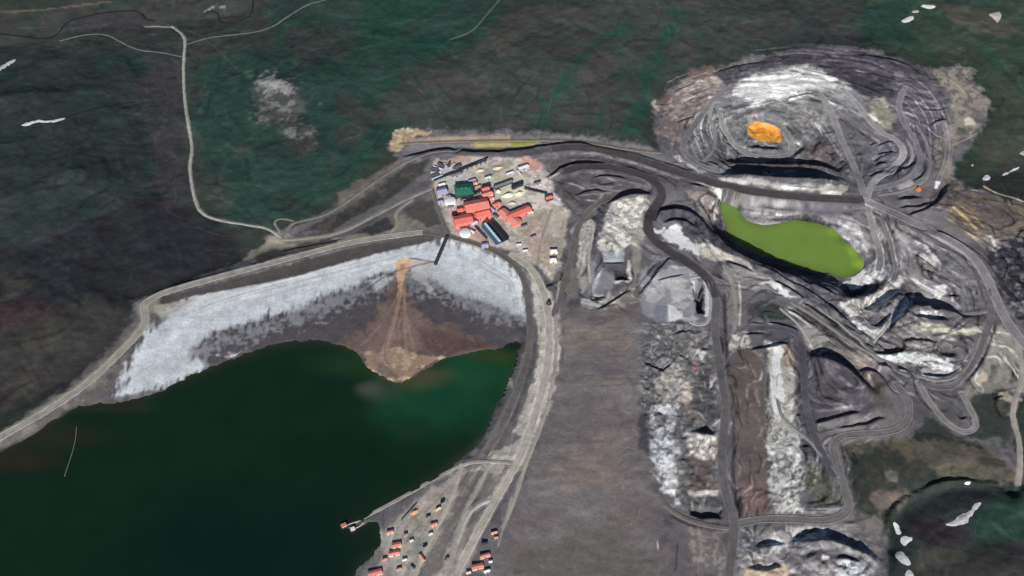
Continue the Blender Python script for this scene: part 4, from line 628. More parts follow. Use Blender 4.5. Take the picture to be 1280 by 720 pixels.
# general unevenness of colour
COL *= (1 + .06 * N1 + .07 * N3 * (0.4 + RUB) + .05 * fbm(GX, GY, 5.6, 1, 41))[..., None]
wv = wild[..., None]
COL *= 1 + wv * (np.stack([.10 * N2, .06 * N2 + .08 * N1, .06 * N2], -1))
P((228,140,62), [(934,158),(944,153),(958,154),(974,162),(977,176),(966,178),(950,176),(936,168)], 5, 1.5, .95, mix=(214,126,52), wl=14); S((170,118,60), [(946,158),(948,168),(952,175)], .5, .7); S((250,176,88), [(955,158),(964,164),(970,172)], 1.5, .5)
COL = np.clip(COL, 0.004, .88)

# ------------------------------------------------------------------ materials
def node_mat(name):
    m = bpy.data.materials.new(name); m.use_nodes = True; nt = m.node_tree
    return m, nt, nt.nodes["Principled BSDF"], lambda t, **k: _nd(nt, t, k)
def _nd(nt, t, k):
    n = nt.nodes.new("ShaderNode" + t)
    for a, v in k.items(): setattr(n, a, v)
    return n
def noise_n(nt, scale, detail=4, rough=.6, coord=None):
    n = nt.nodes.new("ShaderNodeTexNoise"); n.inputs["Scale"].default_value = scale; n.inputs["Detail"].default_value = detail; n.inputs["Roughness"].default_value = rough
    if coord is None:
        g = nt.nodes.new("ShaderNodeNewGeometry"); coord = g.outputs["Position"]
    nt.links.new(coord, n.inputs["Vector"]); return n
def ramp01(nt, sock, lo, hi, a, b):
    r = nt.nodes.new("ShaderNodeMapRange"); r.inputs[1].default_value = lo; r.inputs[2].default_value = hi; r.inputs[3].default_value = a; r.inputs[4].default_value = b
    nt.links.new(sock, r.inputs[0]); return r.outputs[0]
def mul_col(nt, col, fac):
    x = nt.nodes.new("ShaderNodeVectorMath"); x.operation = 'SCALE'; nt.links.new(col, x.inputs[0]); nt.links.new(fac, x.inputs[3]); return x.outputs[0]
def mathn(nt, op, a, b):
    x = nt.nodes.new("ShaderNodeMath"); x.operation = op
    for i, v in enumerate((a, b)):
        if isinstance(v, (int, float)): x.inputs[i].default_value = v
        else: nt.links.new(v, x.inputs[i])
    return x.outputs[0]
def ground_material():
    m, nt, b, N = node_mat("ground_rock_and_turf")
    at = N("Attribute"); at.attribute_name = "stone"; ru = N("Attribute"); ru.attribute_name = "rubble"
    big = ramp01(nt, noise_n(nt, .035, 6, .62).outputs[0], .3, .7, .86, 1.14)
    fine = ramp01(nt, noise_n(nt, .3, 5, .75).outputs[0], .3, .7, .78, 1.22)
    vor = N("TexVoronoi"); vor.inputs["Scale"].default_value = .16; g = N("NewGeometry"); nt.links.new(g.outputs["Position"], vor.inputs["Vector"])
    blk = ramp01(nt, vor.outputs["Color"], 0, 1, -.14, .14); blk = mathn(nt, 'ADD', mathn(nt, 'MULTIPLY', blk, ru.outputs["Fac"]), 1.0)
    f = mathn(nt, 'MULTIPLY', mathn(nt, 'MULTIPLY', big, fine), blk)
    nt.links.new(mul_col(nt, at.outputs["Color"], f), b.inputs["Base Color"])
    b.inputs["Roughness"].default_value = .95; b.inputs["Specular IOR Level"].default_value = .12
    bp = N("Bump"); bp.inputs["Strength"].default_value = .4; bp.inputs["Distance"].default_value = 2.2
    nt.links.new(noise_n(nt, .12, 6, .68).outputs[0], bp.inputs["Height"]); nt.links.new(bp.outputs[0], b.inputs["Normal"])
    return m
def water_material(name, rough, spec, wave):
    m, nt, b, N = node_mat(name)
    at = N("Attribute"); at.attribute_name = "stone"
    f = ramp01(nt, noise_n(nt, .012, 5, .6).outputs[0], .3, .7, .9, 1.1)
    nt.links.new(mul_col(nt, at.outputs["Color"], f), b.inputs["Base Color"])
    b.inputs["Roughness"].default_value = rough; b.inputs["Specular IOR Level"].default_value = spec
    bp = N("Bump"); bp.inputs["Strength"].default_value = wave; bp.inputs["Distance"].default_value = .3
    nt.links.new(noise_n(nt, .15, 3, .6).outputs[0], bp.inputs["Height"]); nt.links.new(bp.outputs[0], b.inputs["Normal"])
    return m
def road_material(name, col):
    m, nt, b, N = node_mat(name); c = alb(col)
    at = N("Attribute"); at.attribute_name = "across"
    ruts = N("TexWave"); ruts.wave_type = 'BANDS'; ruts.inputs["Scale"].default_value = .55; ruts.inputs["Distortion"].default_value = 2.5; ruts.inputs["Detail"].default_value = 2
    cx = N("CombineXYZ"); nt.links.new(at.outputs["Fac"], cx.inputs[0])
    al = N("Attribute"); al.attribute_name = "along"; nt.links.new(mathn(nt, 'MULTIPLY', al.outputs["Fac"], .004), cx.inputs[1]); nt.links.new(cx.outputs[0], ruts.inputs["Vector"])
    r = ramp01(nt, ruts.outputs["Fac"], 0, 1, .92, 1.06); n = ramp01(nt, noise_n(nt, .045, 6, .7).outputs[0], .3, .7, .72, 1.25); fi = ramp01(nt, noise_n(nt, .5, 3, .7).outputs[0], .3, .7, .92, 1.08)
    rgb = N("RGB"); rgb.outputs[0].default_value = (*[float(v) for v in c], 1)
    ab = mathn(nt, 'ABSOLUTE', at.outputs["Fac"], 0.0); edge = ramp01(nt, ab, .86, 1.06, 1.0, 1.3)
    nt.links.new(mul_col(nt, rgb.outputs[0], mathn(nt, 'MULTIPLY', mathn(nt, 'MULTIPLY', mathn(nt, 'MULTIPLY', r, n), fi), edge)), b.inputs["Base Color"])
    b.inputs["Roughness"].default_value = .95; b.inputs["Specular IOR Level"].default_value = .1
    return m
_mc = {}
def mat(name, col, rough=.7, stain=.18, scale=.15, rib=0, metal=0.0, spec=.3):
    if name in _mc: return _mc[name]
    m, nt, b, N = node_mat(name); c = alb(col)
    tc = N("TexCoord"); rgb = N("RGB"); rgb.outputs[0].default_value = (*[float(v) for v in c], 1)
    f = ramp01(nt, noise_n(nt, scale, 5, .65, tc.outputs["Object"]).outputs[0], .3, .7, 1 - stain, 1 + stain * .5)
    nt.links.new(mul_col(nt, rgb.outputs[0], f), b.inputs["Base Color"])
    b.inputs["Roughness"].default_value = rough; b.inputs["Metallic"].default_value = metal; b.inputs["Specular IOR Level"].default_value = spec
    if rib:
        w = N("TexWave"); w.inputs["Scale"].default_value = rib; nt.links.new(tc.outputs["Object"], w.inputs["Vector"])
        bp = N("Bump"); bp.inputs["Strength"].default_value = .4; bp.inputs["Distance"].default_value = .15; nt.links.new(w.outputs["Fac"], bp.inputs["Height"]); nt.links.new(bp.outputs[0], b.inputs["Normal"])
    _mc[name] = m; return m

# ------------------------------------------------------------------ mesh helpers
C = sc.collection
def link(name, me, parent=None, loc=(0, 0, 0), rz=0):
    o = bpy.data.objects.new(name, me); C.objects.link(o); o.location = loc; o.rotation_euler = (0, 0, rz)
    if parent is not None: o.parent = parent
    return o
def mesh(name, v, f, m=None, smooth=False):
    me = bpy.data.meshes.new(name); me.from_pydata([tuple(map(float, p)) for p in v], [], f); me.update()
    if m: me.materials.append(m)
    if smooth:
        for p in me.polygons: p.use_smooth = True
    return me
def tag(o, label=None, cat=None, group=None, kind=None):
    if label: o["label"] = label
    if cat: o["category"] = cat
    if group: o["group"] = group
    if kind: o["kind"] = kind
    return o
def grid_mesh(name, gx, gy, gz, keep=None):
    ny, nx = gx.shape; me = bpy.data.meshes.new(name)
    idx = np.arange(ny * nx).reshape(ny, nx)
    q = np.stack([idx[:-1, :-1], idx[:-1, 1:], idx[1:, 1:], idx[1:, :-1]], -1).reshape(-1, 4)
    if keep is not None: q = q[keep.reshape(-1)]
    used = np.unique(q); remap = np.full(ny * nx, -1); remap[used] = np.arange(len(used)); q = remap[q]
    co = np.stack([gx, gy, gz], -1).reshape(-1, 3)[used].astype(np.float32)
    me.vertices.add(len(co)); me.vertices.foreach_set("co", co.ravel()); me.loops.add(q.size); me.loops.foreach_set("vertex_index", q.ravel().astype(np.int32))
    me.polygons.add(len(q)); me.polygons.foreach_set("loop_start", (np.arange(len(q)) * 4).astype(np.int32)); me.polygons.foreach_set("loop_total", np.full(len(q), 4, np.int32))
    me.polygons.foreach_set("use_smooth", np.ones(len(q), bool)); me.update(); me.validate()
    return me, used
def put_attr(me, name, arr, typ='FLOAT'):
    a = me.attributes.new(name, 'FLOAT_COLOR' if typ == 'C' else 'FLOAT', 'POINT')
    if typ == 'C': a.data.foreach_set("color", np.concatenate([arr, np.ones((len(arr), 1))], 1).astype(np.float32).ravel())
    else: a.data.foreach_set("value", arr.astype(np.float32).ravel())

# ------------------------------------------------------------------ the ground
me, used = grid_mesh("ground", GX, GY, H)
put_attr(me, "stone", COL.reshape(-1, 3)[used], 'C'); put_attr(me, "rubble", RUB.reshape(-1)[used])
me.materials.append(ground_material()); tag(link("ground", me), kind="structure")

# ------------------------------------------------------------------ water
def water(name, px_poly, z, base, spots, m, grow, step=10.0, shore=None):
    poly = [onz(x, y, z) for x, y in chaikin(px_poly, 1, True)]
    xs = np.arange(min(p[0] for p in poly) - 30, max(p[0] for p in poly) + 30, step); ys = np.arange(min(p[1] for p in poly) - 30, max(p[1] for p in poly) + 30, step)
    gx, gy = np.meshgrid(xs, ys); ins = np.zeros(gx.shape, bool); D = np.full(gx.shape, 1e9); n = len(poly)
    for k in range(n):
        (ax, ay), (bx, by) = poly[k], poly[(k + 1) % n]
        cr = ((ay > gy) != (by > gy)); ins ^= cr & (gx < (bx - ax) * (gy - ay) / ((by - ay) if by != ay else 1e-9) + ax)
        L2 = (bx - ax) ** 2 + (by - ay) ** 2 + 1e-9; t = np.clip(((gx - ax) * (bx - ax) + (gy - ay) * (by - ay)) / L2, 0, 1); D = np.minimum(D, np.hypot(gx - ax - t * (bx - ax), gy - ay - t * (by - ay)))
    ok = ins | (D < grow); keep = ok[:-1, :-1] & ok[1:, :-1] & ok[:-1, 1:] & ok[1:, 1:]
    col = np.empty(gx.shape + (3,), np.float32); col[:] = alb(base)
    n2 = fbm(gx, gy, 160, 4, 5); n1 = fbm(gx, gy, 50, 3, 6)
    if shore:                                               # shallow margin, silt showing through
        a = (np.exp(-np.maximum(np.where(ins, D, 0) + n1 * 6, 0) / 11.0) * .75)[..., None]; col = col * (1 - a) + alb(shore) * a
    for (px, py, rx, ry, cc, al) in spots:                 # silt and depth tint
        cx, cy = onz(px, py, z); k = 2.0; d = np.hypot((gx - cx) / (rx * k), (gy - cy) / (ry * k * 1.4)) + n2 * .2 + n1 * .1
        a = (smooth01(1.25 - d) * al)[..., None]; col = col * (1 - a) + alb(cc) * a
    me, used = grid_mesh(name, gx, gy, np.full(gx.shape, z), keep); put_attr(me, "stone", col.reshape(-1, 3)[used], 'C')
    me.materials.append(m); o = link(name, me); tag(o, kind="structure"); return o
water("tailings_pond_water", SHORE + [(300,900),(-300,900),(-400,700),(-200,640)], POND_Z, (15,36,24),
      [(560,500,110,45,(22,62,42),.9), (600,460,60,30,(26,68,40),.8), (440,455,60,22,(26,52,28),.8), (520,470,50,14,(70,72,48),.8), (470,490,30,12,(52,66,56),.7), (620,445,40,10,(48,62,34),.7), (60,545,80,16,(34,38,26),.8), (20,575,60,14,(42,36,24),.7),
       (300,690,160,70,(10,28,25),.8), (430,600,120,50,(13,32,24),.6), (130,510,70,6,(36,40,34),.8), (460,486,20,8,(70,76,66),.6)], water_material("murky_pond_water", .3, .25, .3), 22, 6.0, (46,48,40))
water("pit_lake_water", LAKE, LAKE_Z, (103,129,57), [(1074,330,14,8,(140,162,62),.7), (1045,290,14,8,(120,150,50),.6), (1066,315,10,12,(136,164,52),.6), (915,262,16,10,(98,130,66),.6), (960,300,50,15,(100,128,58),.5)], water_material("algae_green_water", .45, .2, .15), 8, 3.0, (84,104,52))

# ------------------------------------------------------------------ roads as raised sheets with rubble berms
rmats = {}
for (name, pts, wid, colr, style), (c, z) in zip(ROADS, road_w):
    hw = wid / 2; nrm = np.gradient(c, axis=0); nrm /= np.hypot(nrm[:, 0], nrm[:, 1])[:, None] + 1e-9; nx_, ny_ = -nrm[:, 1], nrm[:, 0]
    if style: sec = [(-1.22, -1.6), (-1.12, .9), (-1.05, .9), (-.95, .15), (-.5, .25), (0, .35), (.5, .25), (.95, .15), (1.05, .9), (1.12, .9), (1.22, -1.6)]
    else: sec = [(-1.15, -1.0), (-.98, .12), (-.5, .22), (0, .28), (.5, .22), (.98, .12), (1.15, -1.0)]
    v, ac, alg = [], [], []; k = len(sec); rr = random.Random(int(c[0][0]))
    wob = np.interp(np.arange(len(c)), np.arange(0, len(c) + 6, 4), [rr.uniform(.9, 1.1) for _ in np.arange(0, len(c) + 6, 4)])
    dist = np.r_[0, np.cumsum(np.hypot(*np.diff(c, axis=0).T))]
    for i in range(len(c)):
        for s, dz in sec:
            bw = dz * rr.uniform(.35, 1.15) if abs(dz) > .8 else dz
            x, y = c[i][0] + nx_[i] * s * hw * wob[i], c[i][1] + ny_[i] * s * hw * wob[i]
            zz = max(z[i] - .1, Hat(x, y) + .1) if abs(s) < 1.02 else Hat(x, y)
            v.append((x, y, zz + bw)); ac.append(s); alg.append(dist[i])
    f = [(i * k + j, i * k + j + 1, (i + 1) * k + j + 1, (i + 1) * k + j) for i in range(len(c) - 1) for j in range(k - 1)]
    f = [tuple(reversed(q)) for q in f]
    if colr not in rmats: rmats[colr] = road_material("road_stone_%d" % len(rmats), colr)
    me = mesh(name, v, f, rmats[colr], True); put_attr(me, "across", np.array(ac)); put_attr(me, "along", np.array(alg))
    tag(link(name, me), kind="structure")

# ------------------------------------------------------------------ streams: dark water ribbons
m_stream = mat("stream_water", (30, 34, 36), .3, .1, .02)
for pts, w in [([(-20,40),(30,46),(62,50),(75,40),(82,28),(100,22),(128,16),(150,14),(168,13),(178,17),(182,25),(194,26)], 5), ([(255,18),(265,13),(274,18),(274,28),(290,30),(308,24),(316,14),(316,0),(322,-12)], 4.5), ([(82,147),(110,137),(150,130),(166,128)], 3)]:
    c, L = resample(Wl(chaikin(pts, 3)), 6); nrm = np.gradient(c, axis=0); nrm /= np.hypot(nrm[:, 0], nrm[:, 1])[:, None] + 1e-9
    v = []
    for i in range(len(c)):
        ww = w * (1 + .3 * math.sin(i * .7) * math.sin(i * .23)) / 2
        for s in (-1, 0, 1): x, y = c[i][0] - nrm[i][1] * s * ww, c[i][1] + nrm[i][0] * s * ww; v.append((x, y, Hat(x, y) + .35))
    f = [(i * 3 + j, (i + 1) * 3 + j, (i + 1) * 3 + j + 1, i * 3 + j + 1) for i in range(len(c) - 1) for j in range(2)]
    tag(link("stream", mesh("stream", v, f, m_stream, True)), kind="structure")

# ------------------------------------------------------------------ old snow lying in hollows
m_snow = mat("old_snow", (226, 225, 226), .9, .4, .09); m_snow2 = mat("dusty_snow", (172, 164, 158), .9, .3, .06)
def snow(pts, label, m=m_snow, th=1.6):
    w = Wl(chaikin(pts, 1, True)); cx = sum(p[0] for p in w) / len(w); cy = sum(p[1] for p in w) / len(w)
    s_, sd = poly_field(w, 30); i0, j0 = s_[0].start, s_[1].start
    e = sd - 1.2 + N1[s_] * 2.0 + N3[s_] * .8 + N3[s_] * .6
    keepv = e > -4.5; keep = keepv[:-1, :-1] & keepv[1:, :-1] & keepv[:-1, 1:] & keepv[1:, 1:]
    if not keep.any(): return
    zz = H[s_] + np.clip(e * .12, -.5, th * .6)
    me, used = grid_mesh("snow_patch", GX[s_] - cx, GY[s_] - cy, zz - Hat(cx, cy), keep); me.materials.append(m)
    tag(link("snow_patch", me, None, (cx, cy, Hat(cx, cy))), label, "snow patch", "old snow patches on the slopes")
snow([(22,157),(36,152),(50,149),(62,151),(82,146),(82,150),(64,154),(46,153),(34,158)], "long thin white snow streak lying on the dark green slope at far left")
snow([(-6,86),(6,79),(20,72),(20,76),(8,84),(-6,92)], "narrow snow sliver cut by the left edge of the picture")
snow([(1126,25),(1134,21),(1143,20),(1142,26),(1134,29),(1127,28)], "rounded snow patch just below the wider one near the top right")
snow([(1146,8),(1156,5),(1168,6),(1172,9),(1164,12),(1154,10)], "wide flat snow patch closest to the top edge, above the big pit")
snow([(1138,14),(1146,12),(1150,15),(1142,17)], "tiny snow scrap between the two white patches near the top right", m_snow2)
snow([(1234,18),(1240,16),(1252,14),(1252,22),(1248,30),(1242,24)], "dusty pinkish snow triangle on the slope at the far top right", m_snow2)
snow([(1251,218),(1262,213),(1274,208),(1276,210),(1264,216),(1254,221)], "slim snow bar in the dark gully at the right edge, east of the big pit")
snow([(1228,221),(1234,218),(1240,222),(1234,226),(1228,225)], "small bright snow blob left of the slim snow bar in the gully")
snow([(1273,191),(1280,188),(1288,190),(1288,196),(1276,194)], "snow scrap cut by the right edge above the dark gully", m_snow2)
snow([(1180,656),(1192,652),(1198,645),(1208,640),(1215,634),(1216,628),(1222,627),(1227,628),(1226,634),(1218,643),(1212,648),(1210,654),(1200,656),(1190,658)], "largest snow patch, a long white wedge on the dark slope at lower right", th=2.2)
snow([(1115,652),(1120,650),(1126,660),(1128,668),(1122,670),(1117,662)], "upper snow strip along the dark gully edge at lower right")
snow([(1124,672),(1132,670),(1142,671),(1142,676),(1136,679),(1132,684),(1126,680)], "forked snow patch in the middle of the gully edge at lower right")
snow([(1118,690),(1128,688),(1136,698),(1143,706),(1136,708),(1126,702),(1119,698)], "slanting snow patch below the forked one at lower right")
snow([(1132,713),(1138,711),(1143,718),(1142,724),(1132,724)], "lowest snow patch touching the bottom edge of the picture")
snow([(1205,604),(1209,601),(1214,602),(1212,606),(1206,606)], "lone snow fleck on the upper rim of the dark hollow at lower right")
snow([(1212,206),(1216,204),(1219,207),(1215,209)], "pale snow fleck on the green slope just east of the big pit", m_snow2)

# ------------------------------------------------------------------ buildings and plant
def empty(name, loc, rz=0): 
    o = bpy.data.objects.new(name, None); C.objects.link(o); o.location = loc; o.rotation_euler = (0, 0, rz); o.empty_display_size = 2; return o
def boxv(x0, x1, y0, y1, z0, z1, v, f):
    b = len(v); v += [(x0,y0,z0),(x1,y0,z0),(x1,y1,z0),(x0,y1,z0),(x0,y0,z1),(x1,y0,z1),(x1,y1,z1),(x0,y1,z1)]
    f += [(b,b+3,b+2,b+1),(b+4,b+5,b+6,b+7),(b,b+1,b+5,b+4),(b+1,b+2,b+6,b+5),(b+2,b+3,b+7,b+6),(b+3,b,b+4,b+7)]
def boxes(name, L, m, parent):
    v, f = [], []
    for q in L: boxv(*q, v, f)
    return link(name, mesh(name, v, f, m), parent)
def base_z(cx, cy, rz, L, Wd):
    c, s = math.cos(rz), math.sin(rz); h = [Hat(cx + c * a - s * b, cy + s * a + c * b) for a in (-L / 2, 0, L / 2) for b in (-Wd / 2, 0, Wd / 2)]
    return min(h), max(h)
SINK = 1.5
def gable(name, label, cat, p0, p1, wid, hgt, rise, roofm, wallm, group=None, doors=2, windows=0, vents=0, ridge=None, over=.7, hip=0.0, loose=None):
    """a ridged building; p0, p1 are the photo pixels of the two ends of its roof ridge, width and heights in metres"""
    g = Hat(*W((p0[0] + p1[0]) / 2, (p0[1] + p1[1]) / 2 + (hgt + rise) * .33)); top = g + hgt + rise
    a = onz(*p0, top); b = onz(*p1, top); cx, cy = (a[0] + b[0]) / 2, (a[1] + b[1]) / 2
    L = math.hypot(b[0] - a[0], b[1] - a[1]); rz = math.atan2(b[1] - a[1], b[0] - a[0])
    lo, hi = base_z(cx, cy, rz, L, wid); z0 = hi; 
    t = empty(name, (cx, cy, z0), rz); tag(t, label, cat, group); drop = -(hi - lo) - SINK
    hl, hw = L / 2, wid / 2; ins = hl * hip
    # walls with gable ends
    v = [(-hl,-hw,drop),(hl,-hw,drop),(hl,hw,drop),(-hl,hw,drop),(-hl,-hw,hgt),(hl,-hw,hgt),(hl,hw,hgt),(-hl,hw,hgt)]
    f = [(0,1,5,4),(1,2,6,5),(2,3,7,6),(3,0,4,7),(0,3,2,1),(4,5,6,7)]
    if not hip: v += [(-hl,0,hgt+rise-.05),(hl,0,hgt+rise-.05)]; f += [(4,7,8),(5,9,6),(4,8,9,5),(7,6,9,8)]; f.remove((4,5,6,7))
    link("wall", mesh("wall", v, f, wallm), t)
    # roof: two thick slopes (or four, hipped)
    o = over; e = hgt - o * rise / hw + .12; th = .35; R0 = hgt + rise + .12
    x0, x1 = -hl - o, hl + o; r0, r1 = x0 + (ins + o if hip else 0), x1 - (ins + o if hip else 0)
    v = [(x0,-hw-o,e),(x1,-hw-o,e),(x1,hw+o,e),(x0,hw+o,e),(r0,0,R0),(r1,0,R0)]
    v += [(x,y,z+th) for x,y,z in v]
    f = [(6,7,11,10),(8,9,10,11),(0,4,5,1),(2,5,4,3),(6,10,9),(7,8,11),(0,3,4),(1,5,2),(0,1,7,6),(1,2,8,7),(2,3,9,8),(3,0,6,9)]
    rf = link("roof", mesh("roof", v, f, roofm), t)
    if ridge: boxes("ridge_lantern", [(r0 + 1, r1 - 1, -ridge[0] / 2, ridge[0] / 2, R0 - .6, R0 + 1.1)], ridge[1], rf)
    for k in range(vents):
        x = r0 + (r1 - r0) * (k + 1) / (vents + 1); boxes("roof_vent", [(x - .9, x + .9, -.9, .9, R0 - .3, R0 + 1.6)], mat("vent_metal", (150, 150, 148), .5, .2, .4), rf)
    dm = mat("door_grey", (70, 70, 74), .6); wm = mat("window_glass", (40, 46, 54), .15, .05, .2, spec=.5)
    for k in range(doors):
        x = -hl + L * (k + .5) / doors; dw = min(2.4, L * .12); dh = min(hgt * .72, 5.0)
        boxes("door", [(x - dw, x + dw, -hw - .12, -hw + .1, -.4, dh)], dm, t)
    for k in range(windows):
        x = -hl + L * (k + .5) / windows
        if doors and any(abs(x - (-hl + L * (d + .5) / doors)) < 3 for d in range(doors)): continue
        boxes("window", [(x - .8, x + .8, -hw - .1, -hw + .1, hgt * .45, hgt * .78)], wm, t)
    return t
def tank(name, label, px, r, h, m, dome=.25, group=None, rim=True):
    g = Hat(*W(px[0], px[1] + h * .3)); x, y = onz(px[0], px[1], g + h); lo, hi = base_z(x, y, 0, r * 1.6, r * 1.6)
    t = empty(name, (x, y, hi)); tag(t, label, "tank", group); n = 28; v, f = [], []; drop = lo - hi - SINK
    for z in (drop, h): v += [(r * math.cos(2 * math.pi * k / n), r * math.sin(2 * math.pi * k / n), z) for k in range(n)]
    f = [(k, (k + 1) % n, n + (k + 1) % n, n + k) for k in range(n)] + [tuple(range(n - 1, -1, -1))]
    link("shell", mesh("shell", v, f, m, False), t)
    v, f = [], []; rings = 5
    for q in range(rings): a = q / rings * math.pi / 2; v += [(1.02 * r * math.cos(a) * math.cos(2 * math.pi * k / n), 1.02 * r * math.cos(a) * math.sin(2 * math.pi * k / n), h + .05 + r * dome * math.sin(a)) for k in range(n)]
    v.append((0, 0, h + r * dome + .05)); v += [(1.02 * r * math.cos(2 * math.pi * k / n), 1.02 * r * math.sin(2 * math.pi * k / n), h - .5) for k in range(n)]
    for q in range(rings - 1): f += [(q * n + k, q * n + (k + 1) % n, (q + 1) * n + (k + 1) % n, (q + 1) * n + k) for k in range(n)]
    f += [((rings - 1) * n + k, (rings - 1) * n + (k + 1) % n, rings * n) for k in range(n)]; s = rings * n + 1
    f += [(s + k, s + (k + 1) % n, (k + 1) % n, k) for k in range(n)]
    top = link("roof", mesh("roof", v, f, m, True), t)
    boxes("roof_hatch", [(-.8, .8, -.8, .8, h + r * dome - .4, h + r * dome + 1.0)], mat("vent_metal", (150, 150, 148), .5, .2, .4), top)
    boxes("ladder", [(-.4, .4, -r - .6, -r + .2, -.5, h + .6)], mat("dark_steel", (66, 66, 70), .5, .2, .4), t)
    return t
def heap(name, label, px, rx, ry, h, m, rz=0, group=None, cat="stockpile", steep=1.0, seed=0):
    x, y = W(*px); n, rings = 26, 7; rr = random.Random(seed); ph = [rr.uniform(0, 6.28) for _ in range(4)]; v, f = [], []; z0 = Hat(x, y); c_, s_ = math.cos(rz), math.sin(rz)
    for q in range(rings):
        u = 1.08 - q / rings
        for k in range(n):
            a = 2 * math.pi * k / n; wv = 1 + .1 * math.sin(2 * a + ph[0]) + .07 * math.sin(3 * a + ph[1]) + .05 * math.sin(5 * a + ph[2])
            lx, ly = rx * u * wv * math.cos(a), ry * u * wv * math.sin(a); gz = Hat(x + c_ * lx - s_ * ly, y + s_ * lx + c_ * ly) - z0
            v.append((lx, ly, gz * min(1, u) + (h * (1 - u) ** steep if u < 1 else -1.2) + (rr.uniform(-.05, .05) * h if q else 0)))
    v.append((0, 0, h * .95))
    for q in range(rings - 1): f += [(q * n + k, q * n + (k + 1) % n, (q + 1) * n + (k + 1) % n, (q + 1) * n + k) for k in range(n)]
    f += [((rings - 1) * n + k, (rings - 1) * n + (k + 1) % n, rings * n) for k in range(n)]; f.append(tuple(range(n - 1, -1, -1)))
    return tag(link(name, mesh(name, v, f, m, True), None, (x, y, z0), rz), label, cat, group)
def ridge_heap(name, label, p0, p1, wid, h, m, group=None):
    a, b = W(*p0), W(*p1); L = math.hypot(b[0] - a[0], b[1] - a[1]); rz = math.atan2(b[1] - a[1], b[0] - a[0]); cx, cy = (a[0] + b[0]) / 2, (a[1] + b[1]) / 2; z0 = Hat(cx, cy)
    n, v, f = 12, [], []; rr = random.Random(int(p0[0])); sec = [(-1, -1.2), (-.95, 0), (-.45, .55), (-.1, .97), (.12, 1), (.5, .5), (.95, 0), (1, -1.2)]; k = len(sec); c_, s_ = math.cos(rz), math.sin(rz)
    for i in range(n + 1):
        t = i / n; x = -L / 2 + L * t; e = min(1, min(t, 1 - t) * 5 + .12); 
        for s, z in sec:
            ly = s * wid / 2 * (.45 + .55 * e) * rr.uniform(.93, 1.07); gz = Hat(cx + c_ * x - s_ * ly, cy + s_ * x + c_ * ly) - z0
            v.append((x, ly, gz + (z * h * e * rr.uniform(.92, 1.08) if z > 0 else z)))
    f = [(i * k + j, (i + 1) * k + j, (i + 1) * k + j + 1, i * k + j + 1) for i in range(n) for j in range(k - 1)] + [tuple(range(k)), tuple(n * k + j for j in range(k - 1, -1, -1))]
    return tag(link(name, mesh(name, v, f, m, True), None, (cx, cy, z0), rz), label, "stockpile", group)
def trestle(name, label, p0, p1, h0, h1, wid, m, cat="conveyor", gallery=2.4, nleg=6):
    a, b = W(*p0), W(*p1); L = math.hypot(b[0] - a[0], b[1] - a[1]); rz = math.atan2(b[1] - a[1], b[0] - a[0]); z0 = Hat(*a)
    t = empty(name, (a[0], a[1], z0), rz); tag(t, label, cat); za, zb = h0, Hat(*b) - z0 + h1
    v = [(x, y, z + (za if x == 0 else zb)) for x in (0, L) for y, z in ((-wid/2, 0), (wid/2, 0), (wid/2, gallery), (0, gallery * 1.3), (-wid/2, gallery))]
    f = [(0,1,6,5),(1,2,7,6),(2,3,8,7),(3,4,9,8),(4,0,5,9),(4,3,2,1,0),(5,6,7,8,9)]
    link("gallery", mesh("gallery", v, f, m), t); lm = mat("dark_steel", (66, 66, 70), .5, .2, .4)
    for k in range(nleg):
        x = L * (k + .5) / nleg; z = za + (zb - za) * (k + .5) / nleg; gz = Hat(a[0] + math.cos(rz) * x, a[1] + math.sin(rz) * x) - z0
        if z - gz > .6: 
            for q in ((-wid / 2, -wid / 2 + .6), (wid / 2 - .6, wid / 2)): boxes("support", [(x - .4, x + .4, *q, gz - 1, z + .1)], lm, t)
    return t
red = mat("red_sheet_roof", (240, 106, 98), .6, .15, .06, 1.2); red2 = mat("orange_red_sheet_roof", (242, 120, 106), .6, .15, .05, 1.2); pink = mat("faded_pink_roof", (226, 130, 118), .7, .2, .08, 1.2)
cream = mat("cream_wall", (214, 196, 172), .8, .15, .1); greyw = mat("grey_wall", (140, 138, 140), .8, .15, .1); darkw = mat("dark_wall", (50, 48, 52), .8, .15, .1); redw = mat("brick_red_wall", (196, 108, 98), .8, .15, .1)
white = mat("white_paint", (232, 230, 222), .6, .12, .1); blue = mat("lavender_sheet_roof", (150, 150, 188), .6, .2, .08, 1.2); navy = mat("navy_sheet_roof", (58, 76, 104), .45, .2, .06, 1.0); black = mat("black_sheet_roof", (40, 42, 50), .5, .2, .06, 1.0); iceb = mat("pale_blue_sheet", (190, 208, 226), .4, .15, .06)
green = mat("dark_green_sheet_roof", (36, 104, 84), .6, .25, .06, 1.0); greyr = mat("grey_sheet_roof", (112, 110, 114), .7, .2, .08, 1.0); darkshade = mat("dark_shade", (62, 60, 68), .95, .3, .2); paleore = mat("pale_ore", (206, 202, 176), .95, .2, .2); tan = mat("tan_gravel", (196, 176, 150), .95, .2, .2)

